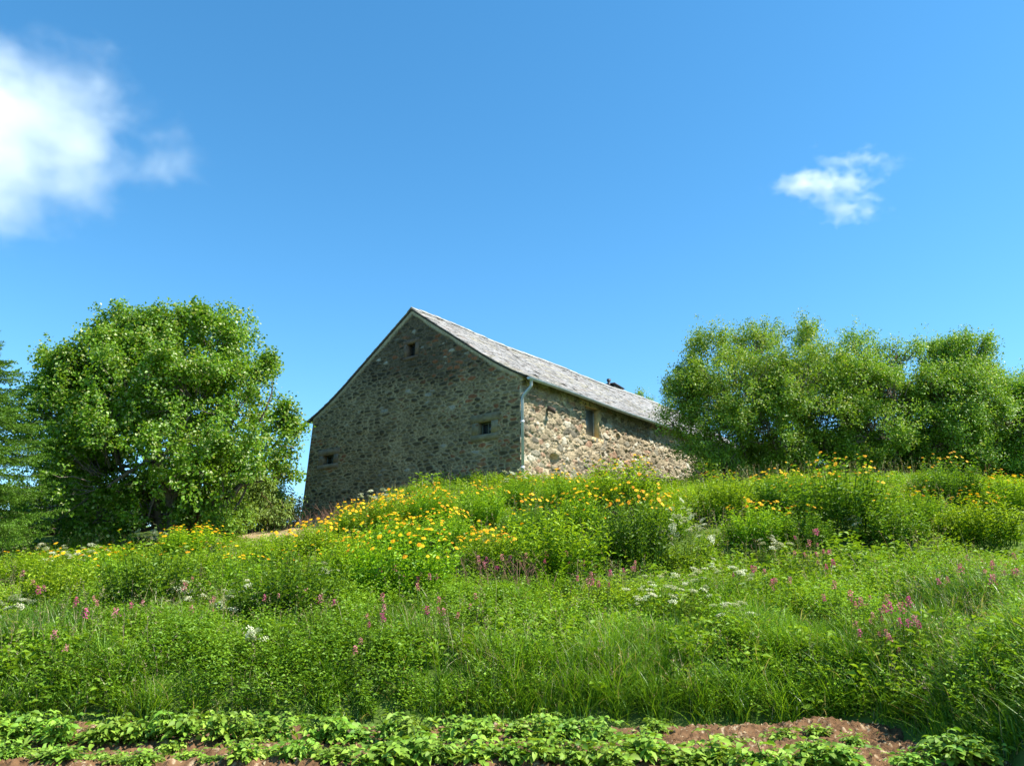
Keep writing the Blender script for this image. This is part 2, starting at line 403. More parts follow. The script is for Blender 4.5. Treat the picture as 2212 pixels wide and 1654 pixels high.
def build_house():
    hs = empty('farmhouse', HC + np.array([0, 0, HB]))
    inv = np.array([-HC[0], -HC[1], -HB])
    tag(hs, 'old rubble stone farmhouse with grey slate roof on top of the flowery slope', 'house')
    def pg(S, Z, H):
        s2 = S + .34 * np.clip((HE - Z) / (HE - HB), 0, 1.3) * np.clip(S / W_G, 0, 1) ** 4
        return HC + inv + U * s2[..., None] + NG * H[..., None] + np.array([0, 0, 1.]) * Z[..., None]
    def ps(S, Z, H):
        return HC + inv + Dv * S[..., None] + NS * H[..., None] + np.array([0, 0, 1.]) * Z[..., None]
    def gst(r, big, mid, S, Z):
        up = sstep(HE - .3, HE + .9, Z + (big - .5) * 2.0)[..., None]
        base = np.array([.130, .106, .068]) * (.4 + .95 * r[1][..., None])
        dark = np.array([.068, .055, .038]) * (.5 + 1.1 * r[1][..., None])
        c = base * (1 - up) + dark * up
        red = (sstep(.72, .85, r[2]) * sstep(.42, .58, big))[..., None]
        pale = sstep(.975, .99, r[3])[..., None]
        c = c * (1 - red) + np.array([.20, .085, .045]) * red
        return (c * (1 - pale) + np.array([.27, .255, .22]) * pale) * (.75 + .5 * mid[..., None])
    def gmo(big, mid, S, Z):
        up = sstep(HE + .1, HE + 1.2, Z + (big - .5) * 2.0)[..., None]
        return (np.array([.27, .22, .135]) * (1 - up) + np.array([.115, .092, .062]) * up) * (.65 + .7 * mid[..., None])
    def sst(r, big, mid, S, Z):
        k = r[1][..., None]; q = r[2][..., None]
        c = np.array([.29, .235, .15]) * (.45 + .85 * k)
        c = c * (1 - sstep(.6, .75, q)) + np.array([.21, .19, .14]) * (.5 + .8 * k) * sstep(.6, .75, q)
        pk = sstep(.86, .93, q); c = c * (1 - pk) + np.array([.29, .18, .115]) * pk
        pl = sstep(.9, .95, r[3])[..., None]; c = c * (1 - pl) + np.array([.42, .38, .29]) * pl
        return c * (.75 + .5 * mid[..., None])
    def smo(big, mid, S, Z): return np.array([.41, .345, .235]) * (.6 + .8 * mid[..., None])
    def opening(hit, x0, y0, x1, y1):
        a, b = hit(x0, y0), hit(x1, y1); c, d = hit(x0, y1), hit(x1, y0)
        s = sorted([(a[0] + c[0]) / 2, (b[0] + d[0]) / 2]); z = sorted([(a[1] + d[1]) / 2, (b[1] + c[1]) / 2])
        return (s[0], s[1], z[0], z[1])
    wins_g = [opening(gable_hit, 1034, 911, 1062, 938), opening(gable_hit, 703, 982, 725, 1002), opening(gable_hit, 880, 742, 898, 770)]
    win_s = opening(side_hit, 1263, 880, 1292, 943)
    s_h = side_hit(1195, 992); s_h2 = side_hit(1300, 1024); s_h3 = side_hit(1333, 945); s_h4 = side_hit(1158, 884)
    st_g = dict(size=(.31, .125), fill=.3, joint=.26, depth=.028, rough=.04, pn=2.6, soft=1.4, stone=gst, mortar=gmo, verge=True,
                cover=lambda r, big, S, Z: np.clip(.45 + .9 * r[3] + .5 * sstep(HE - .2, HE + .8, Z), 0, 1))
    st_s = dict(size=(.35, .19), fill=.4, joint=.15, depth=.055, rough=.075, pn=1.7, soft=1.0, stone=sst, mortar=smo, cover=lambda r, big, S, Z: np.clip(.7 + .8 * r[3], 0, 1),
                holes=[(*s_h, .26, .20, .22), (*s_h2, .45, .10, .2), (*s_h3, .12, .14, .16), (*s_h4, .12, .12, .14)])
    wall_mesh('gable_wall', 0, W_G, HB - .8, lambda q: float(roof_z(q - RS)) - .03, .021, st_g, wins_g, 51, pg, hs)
    wall_mesh('side_wall', 0, L_H, HB - .8, lambda q: HE - .06, .027, st_s, [win_s], 71, ps, hs)
    # the two walls turned away from the road
    mb = MB(); o = HC + inv
    def quad(a, b, c, d): mb.add([a, b, c, d], [[0, 1, 2, 3]], (.22, .19, .14))
    zz = lambda z: np.array([0, 0, z])
    far = o + U * W_G
    quad(far + zz(HB - .8) + U * .34, far + Dv * L_H + zz(HB - .8) + U * .34, far + Dv * L_H + zz(HE - .05), far + zz(HE - .05))
    mb.obj('back_wall', M_STONE, hs)
    mb = MB(); e = o + Dv * L_H; pr = [e + U * q + zz(float(roof_z(q - RS)) - .05) for q in np.linspace(0, W_G, 25)]
    pts = pr + [e + U * (W_G + .34) + zz(HB - .8), e + zz(HB - .8)]
    mb.add(pts, [list(range(len(pts)))], (.22, .19, .14)); mb.obj('end_wall', M_STONE, hs)

    # roof: courses of stone slates, each one its own thin plate
    mb = MB(); rg = np.random.default_rng(5)
    ex = .165
    V, Fc, cc = [], [], []; nv = 0
    def sag(t): return -.09 * np.sin(PI * np.clip(t / L_H, 0, 1)) + .03 * np.sin(t * .9)
    for side in (-1, 1):
        qs = np.linspace(0, (RS if side > 0 else W_G - RS) + .36, 60)
        arc = np.concatenate([[0], np.cumsum(np.hypot(np.diff(qs), np.diff(roof_z(-side * qs))))]); nrow = int(arc[-1] / ex)
        for r_ in range(nrow + 1):
            a0 = max(arc[-1] - (r_ + 1) * ex - .10, 0); a1 = arc[-1] - r_ * ex
            t = -.10 + rg.uniform(-.12, 0)
            while t < L_H + .1:
                w = rg.uniform(.17, .32); t1 = min(t + w, L_H + .12); t0 = max(t, -.10)
                j = rg.uniform(-.02, .02); lift = rg.uniform(.016, .034); tw = rg.uniform(-.008, .008)
                qa, qb = np.interp([a0, a1 + j], arc, qs)
                pa, pb = [np.array([0, 0, float(roof_z(-side * q))]) + U * (RS - side * q) + o for q in (qa, qb)]
                k = rg.uniform(.86, 1.12); base = np.array([.255, .242, .226]) * k
                li = float(vnoise(np.array(t * .55), np.array(qa * .8), seed=61)); base = base * (.9 + .2 * float(vnoise(np.array(t * 1.7), np.array(qb * 2.1), seed=62)))
                if li > .68 and rg.random() < .35: base = base * np.array([1.0, .97, .78])
                if rg.random() < .012: lift += .03; tw *= 3
                if rg.random() < .05: base = np.array([.2, .165, .14]) * k
                if rg.random() < .06: base = np.array([.28, .25, .19]) * k
                za, zb = sag(t0), sag(t1)
                up = np.array([0, 0, 1.])
                q4 = [pa + Dv * t0 + up * (za + .004), pa + Dv * (t1 - .006) + up * (zb + .004), pb + Dv * (t1 - .006) + up * (zb + lift + tw), pb + Dv * t0 + up * (za + lift - tw)]
                V += q4 + [q - up * .022 for q in q4]; cc += [base] * 8
                Fc += [[nv, nv + 1, nv + 2, nv + 3], [nv + 7, nv + 6, nv + 5, nv + 4], [nv + 3, nv + 2, nv + 6, nv + 7], [nv, nv + 3, nv + 7, nv + 4], [nv + 2, nv + 1, nv + 5, nv + 6]]
                nv += 8; t += w
    mb.add(V, Fc, np.array(cc))
    roof = mb.obj('roof', M_SLATE, hs)
    # ridge stones
    mb = MB(); t = -.1
    while t < L_H:
        w = rg.uniform(.28, .5); k = rg.uniform(.8, 1.25); z = HR + sag(t + w / 2) + rg.uniform(.0, .03)
        c = o + U * RS + Dv * (t + w / 2)
        for sd in (-1, 1):
            e1 = c + zz(z + .05); e2 = c - U * sd * .2 + zz(z - .095)
            a = Dv * (w / 2 - .008)
            V8 = [e1 - a, e1 + a, e2 + a, e2 - a]; V8 = V8 + [p - zz(.03) for p in V8]
            mb.add(V8, [[0, 1, 2, 3], [7, 6, 5, 4], [3, 2, 6, 7], [0, 3, 7, 4], [2, 1, 5, 6]], np.array([.32, .31, .285]) * k)
        t += w
    mb.obj('ridge', M_SLATE, roof)
    # dark verge boards under the slates on the gable edge
    mb = MB()
    for sd in (-1, 1):
        q = np.linspace(0, (RS if sd > 0 else W_G - RS) + .3, 30); zt = roof_z(-sd * q)
        A = [o + U * (RS - sd * a) + NG * .005 + zz(float(b) - .026) for a, b in zip(q, zt)]
        B = [p + NG * .085 for p in A]; A2 = [p - zz(.05) for p in A]; B2 = [p - zz(.05) for p in B]
        n = len(q); i = np.arange(n - 1)[:, None]
        mb.add(A + B + B2 + A2, np.concatenate([i + [n, n + 1, 2 * n + 1, 2 * n], i + [2 * n, 2 * n + 1, 3 * n + 1, 3 * n], i + [0, 1, n + 1, n]]), (.06, .055, .05))
    mb.obj('verge_board', M_WOOD, hs)
    # eave soffit on the long side
    mb = MB(); z = float(roof_z(-RS - .3)) - .05
    a = o + NS * .0 + zz(HE - .055); b = o + NS * .33 + zz(z)
    mb.add([a - Dv * .05, b - Dv * .05, b + Dv * L_H, a + Dv * L_H, a - Dv * .05 - zz(.02), b - Dv * .05 - zz(.02), b + Dv * L_H - zz(.02), a + Dv * L_H - zz(.02)],
           [[0, 1, 2, 3], [4, 7, 6, 5], [0, 4, 5, 1]], (.09, .075, .055)); mb.obj('soffit', M_WOOD, hs)
    # half-round gutter and its downpipe at the corner
    mb = MB(); gz = float(roof_z(-RS - .36)) - .055; th = np.linspace(PI * .98, PI * 2.02, 9)
    ts = np.linspace(-.08, L_H, 21); ro = .075
    gp = lambda t, r_: [o + NS * (.41 + r_ * math.cos(x)) + Dv * t + zz(gz + float(sag(t)) * .5 + r_ * math.sin(x)) for x in th]
    G = []
    for t in ts: G += gp(t, ro) + gp(t, ro - .006)
    m = len(th); Fc = []
    for k in range(len(ts) - 1):
        for e in range(m - 1):
            b0, b1 = k * 2 * m, (k + 1) * 2 * m
            Fc += [[b0 + e, b1 + e, b1 + e + 1, b0 + e + 1], [b0 + m + e, b0 + m + e + 1, b1 + m + e + 1, b1 + m + e]]
    for e in range(m - 1): Fc += [[e, e + 1, m + e + 1, m + e]]
    mb.add(G, Fc, (1, 1, 1)); mb.add(gp(-.08, ro), [list(range(m))], (1, 1, 1))
    gut = mb.obj('gutter', M_ZINC, hs, smooth=False)
    mb = MB(); p0 = o + NS * .41 + Dv * .05
    path = [p0 + zz(gz - .04), p0 + zz(gz - .22), p0 + zz(gz - .27) - NS * .02, o + NS * .15 + Dv * .02 + zz(gz - .50), o + NS * .10 + Dv * .01 + zz(gz - .58), o + NS * .10 + Dv * .01 + zz(HB - .3)]
    mb.tube(path, .046, 10)
    for h in (HB + .5, HB + 1.9): mb.tube([o + NS * .10 + Dv * .01 + zz(h), o + NS * .10 + Dv * .01 + zz(h + .05)], .062, 10)
    mb.obj('downpipe', M_ZINC, hs, smooth=False)
    # projecting beam end
    sb = side_hit(1181, 880); mb = MB(); c = o + Dv * sb[0] + zz(sb[1])
    M = (np.array([Dv, NS, [0, 0, 1.]]), c)
    mb.box((-.055, -.1, -.085), (.055, .34, .085), (.085, .06, .045), 0, (np.array([Dv, NS * .9 - np.array([0, 0, .45]), [0, 0, 1.]]), c)); mb.obj('beam_end', M_WOOD, hs)

    # windows: surround stones, reveal, frame and pane
    def window(op, ax, nrm, place, surround, tone, fr, lit=None, sill_out=.012, bars=1, pane=None):
        s0, s1, z0, z1 = op
        P = lambda s, z, d: place(np.array(s), np.array(z), np.array(d))
        w = empty_part('window', P((s0 + s1) / 2, z0, 0.0), hs)
        loc = np.array(w.location)
        def blk(m_, a, b, c_, d_, e, f, col):
            V = [P(x, z, y) - loc for x in (a, b) for z in (c_, d_) for y in (e, f)]
            m_.add(V, [[0, 1, 3, 2], [4, 6, 7, 5], [0, 4, 5, 1], [2, 3, 7, 6], [0, 2, 6, 4], [1, 5, 7, 3]], col)
        k = surround
        def tn(): return np.array(tone) * rg.uniform(.85, 1.15)
        m1 = MB(); blk(m1, s0 - k * 1.25, s1 + k * 1.2, z1, z1 + k * .95, -.16, .034, tn()); m1.obj('lintel', M_DRESSED, w)
        m1 = MB(); blk(m1, s0 - k * 1.1, s1 + k * 1.1, z0 - k * .7, z0, -.26, .036 + sill_out, tn()); m1.obj('sill', M_DRESSED, w)
        for a, b in ((s0 - k, s0), (s1, s1 + k)):
            m1 = MB(); blk(m1, a, b, z0, z1, -.26, .031, tn()); m1.obj('jamb', M_DRESSED, w)
        m1 = MB(); g = .035
        for (a, b, c_, d_) in ((s0, s1, z0, z0 + g), (s0, s1, z1 - g, z1), (s0, s0 + g, z0 + g, z1 - g), (s1 - g, s1, z0 + g, z1 - g)): blk(m1, a, b, c_, d_, -.21, -.16, fr)
        if bars: blk(m1, (s0 + s1) / 2 - .016, (s0 + s1) / 2 + .016, z0 + g, z1 - g, -.208, -.158, fr)
        m1.obj('frame', M_WOOD, w)
        m1 = MB(); blk(m1, s0 + .01, s1 - .01, z0 + .01, z1 - .01, -.2, -.19, (1, 1, 1)); m1.obj('pane', pane or M_GLASS, w)
        m1 = MB(); blk(m1, s0, s1, z1 - .004, z1, -.26, -.16, tn())
        return w
    def empty_part(name, loc, parent):
        e_ = bpy.data.objects.new(name, None); C.objects.link(e_); e_.parent = parent; e_.location = Vector([float(x) for x in loc]); e_.empty_display_size = .1
        return e_
    w = window(wins_g[0], U, NG, pg, .27, (.20, .168, .105), (.10, .12, .11)); w['label'] = 'square window in pale stone surround near the downpipe'
    w = window(wins_g[1], U, NG, pg, .24, (.19, .145, .10), (.13, .15, .16)); w['label'] = 'small low window at the far left of the gable'
    w = window(wins_g[2], U, NG, pg, .15, (.15, .105, .075), (.05, .04, .035)); w['label'] = 'narrow attic window under the gable peak'
    w = window(win_s, Dv, NS, ps, .25, (.52, .39, .20), (.34, .35, .33), sill_out=.0, bars=0, pane=M_SHUTTER); w['label'] = 'tall window with yellow stone surround in the sunlit wall'

    # chimney stub behind the ridge with a dark sheet-metal cap
    r = ray(1337, 842); tt = np.linspace(5, 16, 400); best = min(tt, key=lambda t: abs(project(HC + U * RS + Dv * t + zz(HR))[0] - 1337))
    c = o + U * (RS + .25) + Dv * best; M = (np.array([Dv, U, [0, 0, 1.]]), c)
    mb = MB(); mb.box((-.34, -.22, HR - .7), (.34, .22, HR + .06), (.2, .17, .13), 0, M); ch = mb.obj('chimney', M_STONE, hs)
    mb = MB(); V = []
    for (a, b, h) in ((-.46, -.3, .20), (.46, -.3, .09), (.46, .3, .11), (-.46, .3, .22)): V.append(c + Dv * a + U * b + zz(HR + h))
    V += [v - zz(.05) for v in V]; mb.add(V, [[0, 1, 2, 3], [7, 6, 5, 4], [0, 4, 5, 1], [1, 5, 6, 2], [2, 6, 7, 3], [3, 7, 4, 0]])
    for a in (-.3, .3): mb.box((a - .03, -.2, HR + .05), (a + .03, .2, HR + .13), (1, 1, 1), 0, M)
    mb.obj('chimney_cap', M_IRON, ch)
    mb = MB(); q = c - Dv * .5 + zz(HR + .1); mb.tube([q, q + zz(.2)], .07, 8); mb.tube([q + zz(.2), q + zz(.3)], .1, 8); mb.obj('flue_pot', M_IRON, ch)
build_house()

# ------------------------------------------------------------------ trees
def limb(mb, a, b, r0, r1, rg, bend=.12, n=6, sides=6, col=(.1, .085, .065)):
    a, b = np.asarray(a, float), np.asarray(b, float); t = np.linspace(0, 1, n)[:, None]
    ln = np.linalg.norm(b - a); off = rg.normal(size=3) * ln * bend; off2 = rg.normal(size=3) * ln * bend * .5
    P = a + (b - a) * t + off * np.sin(PI * t) + off2 * np.sin(2 * PI * t)
    mb.tube(P, r0 + (r1 - r0) * t[:, 0], sides, np.array(col) * rg.uniform(.8, 1.2))
    return P

def broadleaf(name, base, trunks, lobes, ntw, lpt, ll, lw, pal, mat, seed, barkc=(.12, .10, .08), shoot=.38, gap=.34, up=.5, gscale=1.3, tr=.13, pale=.0, droop=.1, fork=.45, puff=1.0):
    """lobes: (centre, radii) in world; returns the tree with a trunk (all limbs) and a crown"""
    rg = np.random.default_rng(seed); base = np.asarray(base, float)
    root = empty(name, base)
    lc = np.array([l[0] for l in lobes]) - base; lr = np.array([l[1] for l in lobes])
    bm = MB()
    for k, (dx, dy, ht, r0) in enumerate(trunks):
        f = np.array([dx, dy, ht]); st = np.array([dx * .25, dy * .25, -.25])
        P = limb(bm, st, f, r0, r0 * .6, rg, .05, 8, 9, barkc)
        mine = [i for i in range(len(lc)) if np.argmin([np.hypot(lc[i][0] - q[0], lc[i][1] - q[1]) for q in trunks]) == k]
        for i in mine:
            j = int(rg.integers(int(len(P) * fork), len(P)))
            limb(bm, P[j], lc[i], r0 * .45, r0 * .14, rg, .1, 7, 6, barkc)
    A = (lr.prod(1)) ** (2 / 3); npf = max(30, ntw // 17)
    pk = rg.choice(len(lc), npf, p=A / A.sum())                      # puffs: foliage at the end of one bough
    dp = unit(rg.normal(size=(npf, 3))); dp[:, 2] = np.where(dp[:, 2] < -.5, -dp[:, 2], dp[:, 2])
    pc = lc[pk] + dp * lr[pk] * (.5 + .55 * rg.random(npf) ** .6)[:, None]; pr = lr[pk].mean(1) * rg.uniform(.13, .30, npf) * puff
    which = rg.integers(0, npf, ntw); pick = pk[which]; d = unit(rg.normal(size=(ntw, 3)) + dp[which] * .6 + np.array([0, 0, .25])); rr = np.ones(ntw)
    P = pc[which] + d * pr[which][:, None] * (.35 + .75 * rg.random(ntw) ** .7)[:, None] * np.array([1, 1, 1.15])
    far_ = rg.random(ntw) < .13; P[far_] += d[far_] * rg.uniform(.05, .26, far_.sum())[:, None] + np.array([0, 0, 1.]) * rg.uniform(0, .3, far_.sum())[:, None]
    W = P + base
    P += (np.stack([fbm(W[:, 0] * .8, W[:, 1] * .8, W[:, 2] * .8, seed + q) for q in range(3)], 1) - .5) * 1.15 * lr[pick].mean(1)[:, None]
    W = P + base; g = fbm(W[:, 0] * gscale, W[:, 1] * gscale, W[:, 2] * gscale, seed + 7, 2)
    ok = (g > gap) & (W[:, 2] > terr(W[:, 0], W[:, 1]) + .1) & ~inhouse(W[:, 0], W[:, 1], -.25)
    P, d, pick, rr = P[ok], d[ok], pick[ok], rr[ok]; n = len(P)
    # twigs
    for k in rg.choice(n, min(n, 700), replace=False):
        c = lc[pick[k]]; q = c + (P[k] - c) * .35
        limb(bm, q, P[k], .022, .006, rg, .1, 4, 3, barkc)
    bm.obj('trunk', M_BARK, root, smooth=True)
    ax = unit(d * .8 + np.array([0, 0, up]) + rg.normal(size=(n, 3)) * .35)
    hgt = rg.uniform(.8, 1.15, n)
    lt = rg.random((n, lpt))
    pos = P[:, None] + ax[:, None] * (lt * shoot)[..., None] + rg.normal(size=(n, lpt, 3)) * .07
    side = unit(rg.normal(size=(n, lpt, 3))); la = unit(ax[:, None] * .45 + side * .9 + np.array([0, 0, -.12]))
    nm = unit(np.array([0, 0, .75]) + d[:, None] * .55 + rg.normal(size=(n, lpt, 3)) * .5)
    c1, c2, c3 = (np.array(p) for p in pal)
    mixv = np.clip(rg.random((n, 1)) * .6 + rg.random((n, lpt)) * .5, 0, 1)[..., None]
    col = (c1 * (1 - mixv) + c2 * mixv) * hgt[:, None, None]
    if pale:
        pm = (rg.random((n, lpt)) < pale)[..., None]; col = np.where(pm, c3 * rg.uniform(.8, 1.1, (n, lpt, 1)), col)
    sz = rg.uniform(.7, 1.25, (n, lpt)).ravel()
    mb = MB(); leaves(mb, pos.reshape(-1, 3), la.reshape(-1, 3), nm.reshape(-1, 3), ll * sz, lw * sz, col.reshape(-1, 3), .2, droop)
    mb.obj('crown', mat, root)
    return root

def lobes_px(lst, Y, seed, rz=1.0, ry=1.0):
    out = []; rg = np.random.default_rng(seed)
    for e in lst:
        px, py, r = e[:3]; dy = e[3] if len(e) > 3 else rg.uniform(-1, 1)
        p = at(px, py, Y + dy); k = (Y + dy) / F
        out.append((p, np.array([r * k, r * k * ry, r * k * rz])))
    return out

GREEN = ((.085, .20, .012), (.21, .37, .028), (.46, .54, .22))
YM = 25.5
b = ground_hit(375, 1188); b = np.array([at(375, 1180, YM)[0], YM, 0]); b[2] = terr(b[0], b[1])
lb = lobes_px([(300, 770, 88, 0), (335, 735, 52, -.3), (235, 795, 84, -.8), (180, 840, 80, -.6), (400, 760, 66, -.8), (352, 765, 86, .3), (425, 765, 64, 0), (245, 800, 92, .6), (150, 870, 95, .2), (105, 950, 55, .2), (455, 780, 95, -.3), (535, 855, 78, -.6), (590, 940, 66, -.6), (628, 915, 26, -.5), (632, 965, 24, -.6), (590, 820, 40, 0), (550, 1000, 88, -1.0),
               (420, 880, 120, -1.8), (290, 880, 120, -1.8), (165, 970, 110, -.6), (115, 1070, 85, 0), (240, 1050, 120, -1.8), (390, 1010, 100, -2.2), (480, 1040, 85, -1.4), (320, 1120, 85, -1.0),
               (200, 1130, 85, -.4), (420, 900, 120, 1.8), (290, 900, 125, 2), (540, 930, 100, 1.2), (180, 1010, 110, 1.6), (400, 1060, 100, 1.6), (110, 1130, 70, .8), (430, 1110, 65, .2), (330, 1150, 60, 1.6), (220, 1160, 60, 1.8), (120, 1160, 60, 2), (60, 1090, 55, 1), (590, 1030, 45, -.4), (480, 1120, 45, 1.2)], YM, 1, .95)
t = broadleaf('maple_tree', b, [(.1, -.2, 3.0, .2), (-1.1, .5, 2.6, .15), (1.0, .3, 2.6, .16), (2.0, -.3, 1.8, .12)], lb, 11500, 20, .095, .082, GREEN, M_MAPLE, 101, pale=.13, gap=.36, gscale=.85)
tag(t, 'big round maple with pale tips, standing left of the stone gable', 'tree')

WIL = ((.125, .27, .022), (.25, .41, .045), (.50, .58, .24))
YR = 25.5
def rtree(lst, bpx, seed, label, ntw, trunks):
    b = np.array([at(bpx, 1010, YR)[0], YR + .2, 0]); b[2] = terr(b[0], b[1])
    t = broadleaf('willow_tree', b, trunks, lobes_px(lst, YR, seed), ntw, 17, .085, .04, WIL, M_WILLOW, seed, shoot=.36, gap=.33, up=.9, gscale=1.6, pale=.08, barkc=(.15, .125, .10), fork=.3)
    return tag(t, label, 'tree', 'willows right of the house')
multi = [(0, 0, 1.6, .11), (-.8, .2, 1.7, .09), (.7, -.2, 1.6, .09), (1.3, .3, 1.8, .08), (-1.5, -.1, 1.5, .08)]
rtree([(1535, 768, 54, -.3), (1640, 772, 62), (1735, 785, 62), (1490, 830, 48, 0), (1500, 875, 66, -.5), (1600, 870, 95, -1.2), (1720, 870, 95, -1.2), (1466, 925, 46, -.6), (1478, 965, 32, -.6), (1505, 985, 36, -.3), (1555, 950, 75, -1), (1670, 950, 85, -1.5), (1780, 905, 75, -.8),
       (1600, 860, 90, 1.4), (1720, 870, 90, 1.2), (1520, 1000, 45, -.6), (1780, 985, 60, -.2), (1620, 1010, 55, -.4), (1700, 1010, 60, .6), (1580, 1020, 50, .8), (1800, 840, 60, .2), (1740, 1030, 40, -.6), (1650, 1035, 36, -.6)], 1680, 201, 'broad willow overlapping the right end of the stone house', 10500, multi)
rtree([(1868, 790, 46), (1940, 790, 48), (1850, 865, 70, -.8), (1930, 875, 70, -1), (1890, 945, 72, -.8), (1900, 870, 70, 1), (1860, 1000, 50, -.2), (1950, 985, 60, -.1), (1900, 1010, 50, .8), (1830, 1000, 45, -.4), (1980, 900, 50, .2), (1900, 1030, 36, -.6)], 1900, 202, 'narrow willow with darker crown, just right of the broad willow', 5400, multi[:3])
rtree([(2025, 800, 44), (2095, 790, 48), (2122, 830, 38), (2035, 875, 70, -.8), (2105, 885, 66, -1), (2060, 955, 70, -.8), (2080, 865, 70, 1), (2005, 985, 55, -.1), (2130, 975, 60, -.1), (2060, 1015, 50, .8), (2020, 1025, 36, -.5), (2110, 1030, 36, -.5)], 2060, 203, 'willow with a notched top, second from the right edge', 5400, multi[:4])
rtree([(2180, 870, 50), (2250, 860, 60), (2180, 940, 65, -.5), (2260, 945, 66, -.5), (2330, 895, 66), (2200, 1010, 55, -.3), (2290, 1015, 60), (2160, 1030, 36, -.5)], 2230, 204, 'lower willow cut off by the right edge of the photo', 4800, multi[:3])

# small shrubs and far trees
def shrub(name, lst, bpx, bpy, Y, seed, label, cat, ntw, ll, lw, pal, trunks, mat=None, **kw):
    b = np.array([at(bpx, bpy, Y)[0], Y, 0]); b[2] = terr(b[0], b[1])
    t = broadleaf(name, b, trunks, lobes_px(lst, Y, seed), ntw, 14, ll, lw, pal, mat or M_WILLOW, seed, **kw)
    return tag(t, label, cat)
small = [(0, 0, .5, .03), (.3, .1, .5, .025), (-.3, -.1, .5, .025)]
LIGHT = ((.12, .24, .02), (.24, .38, .04), (.34, .42, .14))
shrub('shrub', [(1560, 1012, 26), (1530, 1030, 24), (1595, 1030, 24), (1500, 1045, 18)], 1555, 1060, 24.0, 301, 'low bright green shrub under the broad willow beside the house wall', 'shrub', 360, .075, .035, LIGHT, small, shoot=.25, gap=.3)
shrub('shrub', [(520, 1078, 36), (560, 1068, 34), (596, 1098, 28), (545, 1115, 34), (495, 1110, 30), (620, 1112, 18)], 545, 1150, 28.0, 302, 'pale hanging shrub between the maple and the dry grass', 'shrub', 1900, .10, .035, ((.17, .27, .05), (.30, .40, .10), (.45, .5, .25)), [(0, 0, .8, .04), (.4, .1, .9, .035), (-.4, 0, .8, .035)], shoot=.5, gap=.2, up=-.3, droop=.4)
shrub('shrub', [(470, 1140, 24), (500, 1150, 20), (520, 1130, 22)], 490, 1165, 24.5, 303, 'leafy green shrub at the foot of the maple on its right', 'shrub', 260, .09, .05, LIGHT, small, M_HERB, shoot=.25, gap=.25)
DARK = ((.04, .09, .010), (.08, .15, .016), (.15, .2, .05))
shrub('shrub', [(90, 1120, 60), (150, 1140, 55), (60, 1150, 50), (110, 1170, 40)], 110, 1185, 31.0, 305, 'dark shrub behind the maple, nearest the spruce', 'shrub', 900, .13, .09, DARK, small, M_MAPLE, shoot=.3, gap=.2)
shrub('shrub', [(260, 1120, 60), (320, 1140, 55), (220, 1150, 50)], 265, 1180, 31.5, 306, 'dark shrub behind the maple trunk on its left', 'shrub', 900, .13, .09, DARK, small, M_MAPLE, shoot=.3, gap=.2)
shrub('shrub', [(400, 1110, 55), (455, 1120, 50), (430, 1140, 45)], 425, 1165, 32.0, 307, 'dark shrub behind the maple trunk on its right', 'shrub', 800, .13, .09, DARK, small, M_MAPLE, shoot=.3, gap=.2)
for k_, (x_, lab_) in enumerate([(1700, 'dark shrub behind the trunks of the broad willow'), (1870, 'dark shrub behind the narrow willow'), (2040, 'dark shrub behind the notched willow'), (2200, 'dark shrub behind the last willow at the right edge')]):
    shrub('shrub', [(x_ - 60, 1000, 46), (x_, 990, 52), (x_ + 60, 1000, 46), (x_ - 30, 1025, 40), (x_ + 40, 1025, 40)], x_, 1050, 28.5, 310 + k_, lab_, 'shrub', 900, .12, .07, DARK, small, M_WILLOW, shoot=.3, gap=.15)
shrub('young_tree', [(1384, 868, 14), (1372, 885, 18), (1398, 882, 16), (1386, 900, 30), (1420, 905, 20)], 1386, 1020, 52.0, 304, 'treetop just showing over the slate roof', 'tree', 420, .13, .06, LIGHT, [(0, 0, 3.0, .12)], shoot=.45, gap=.25)

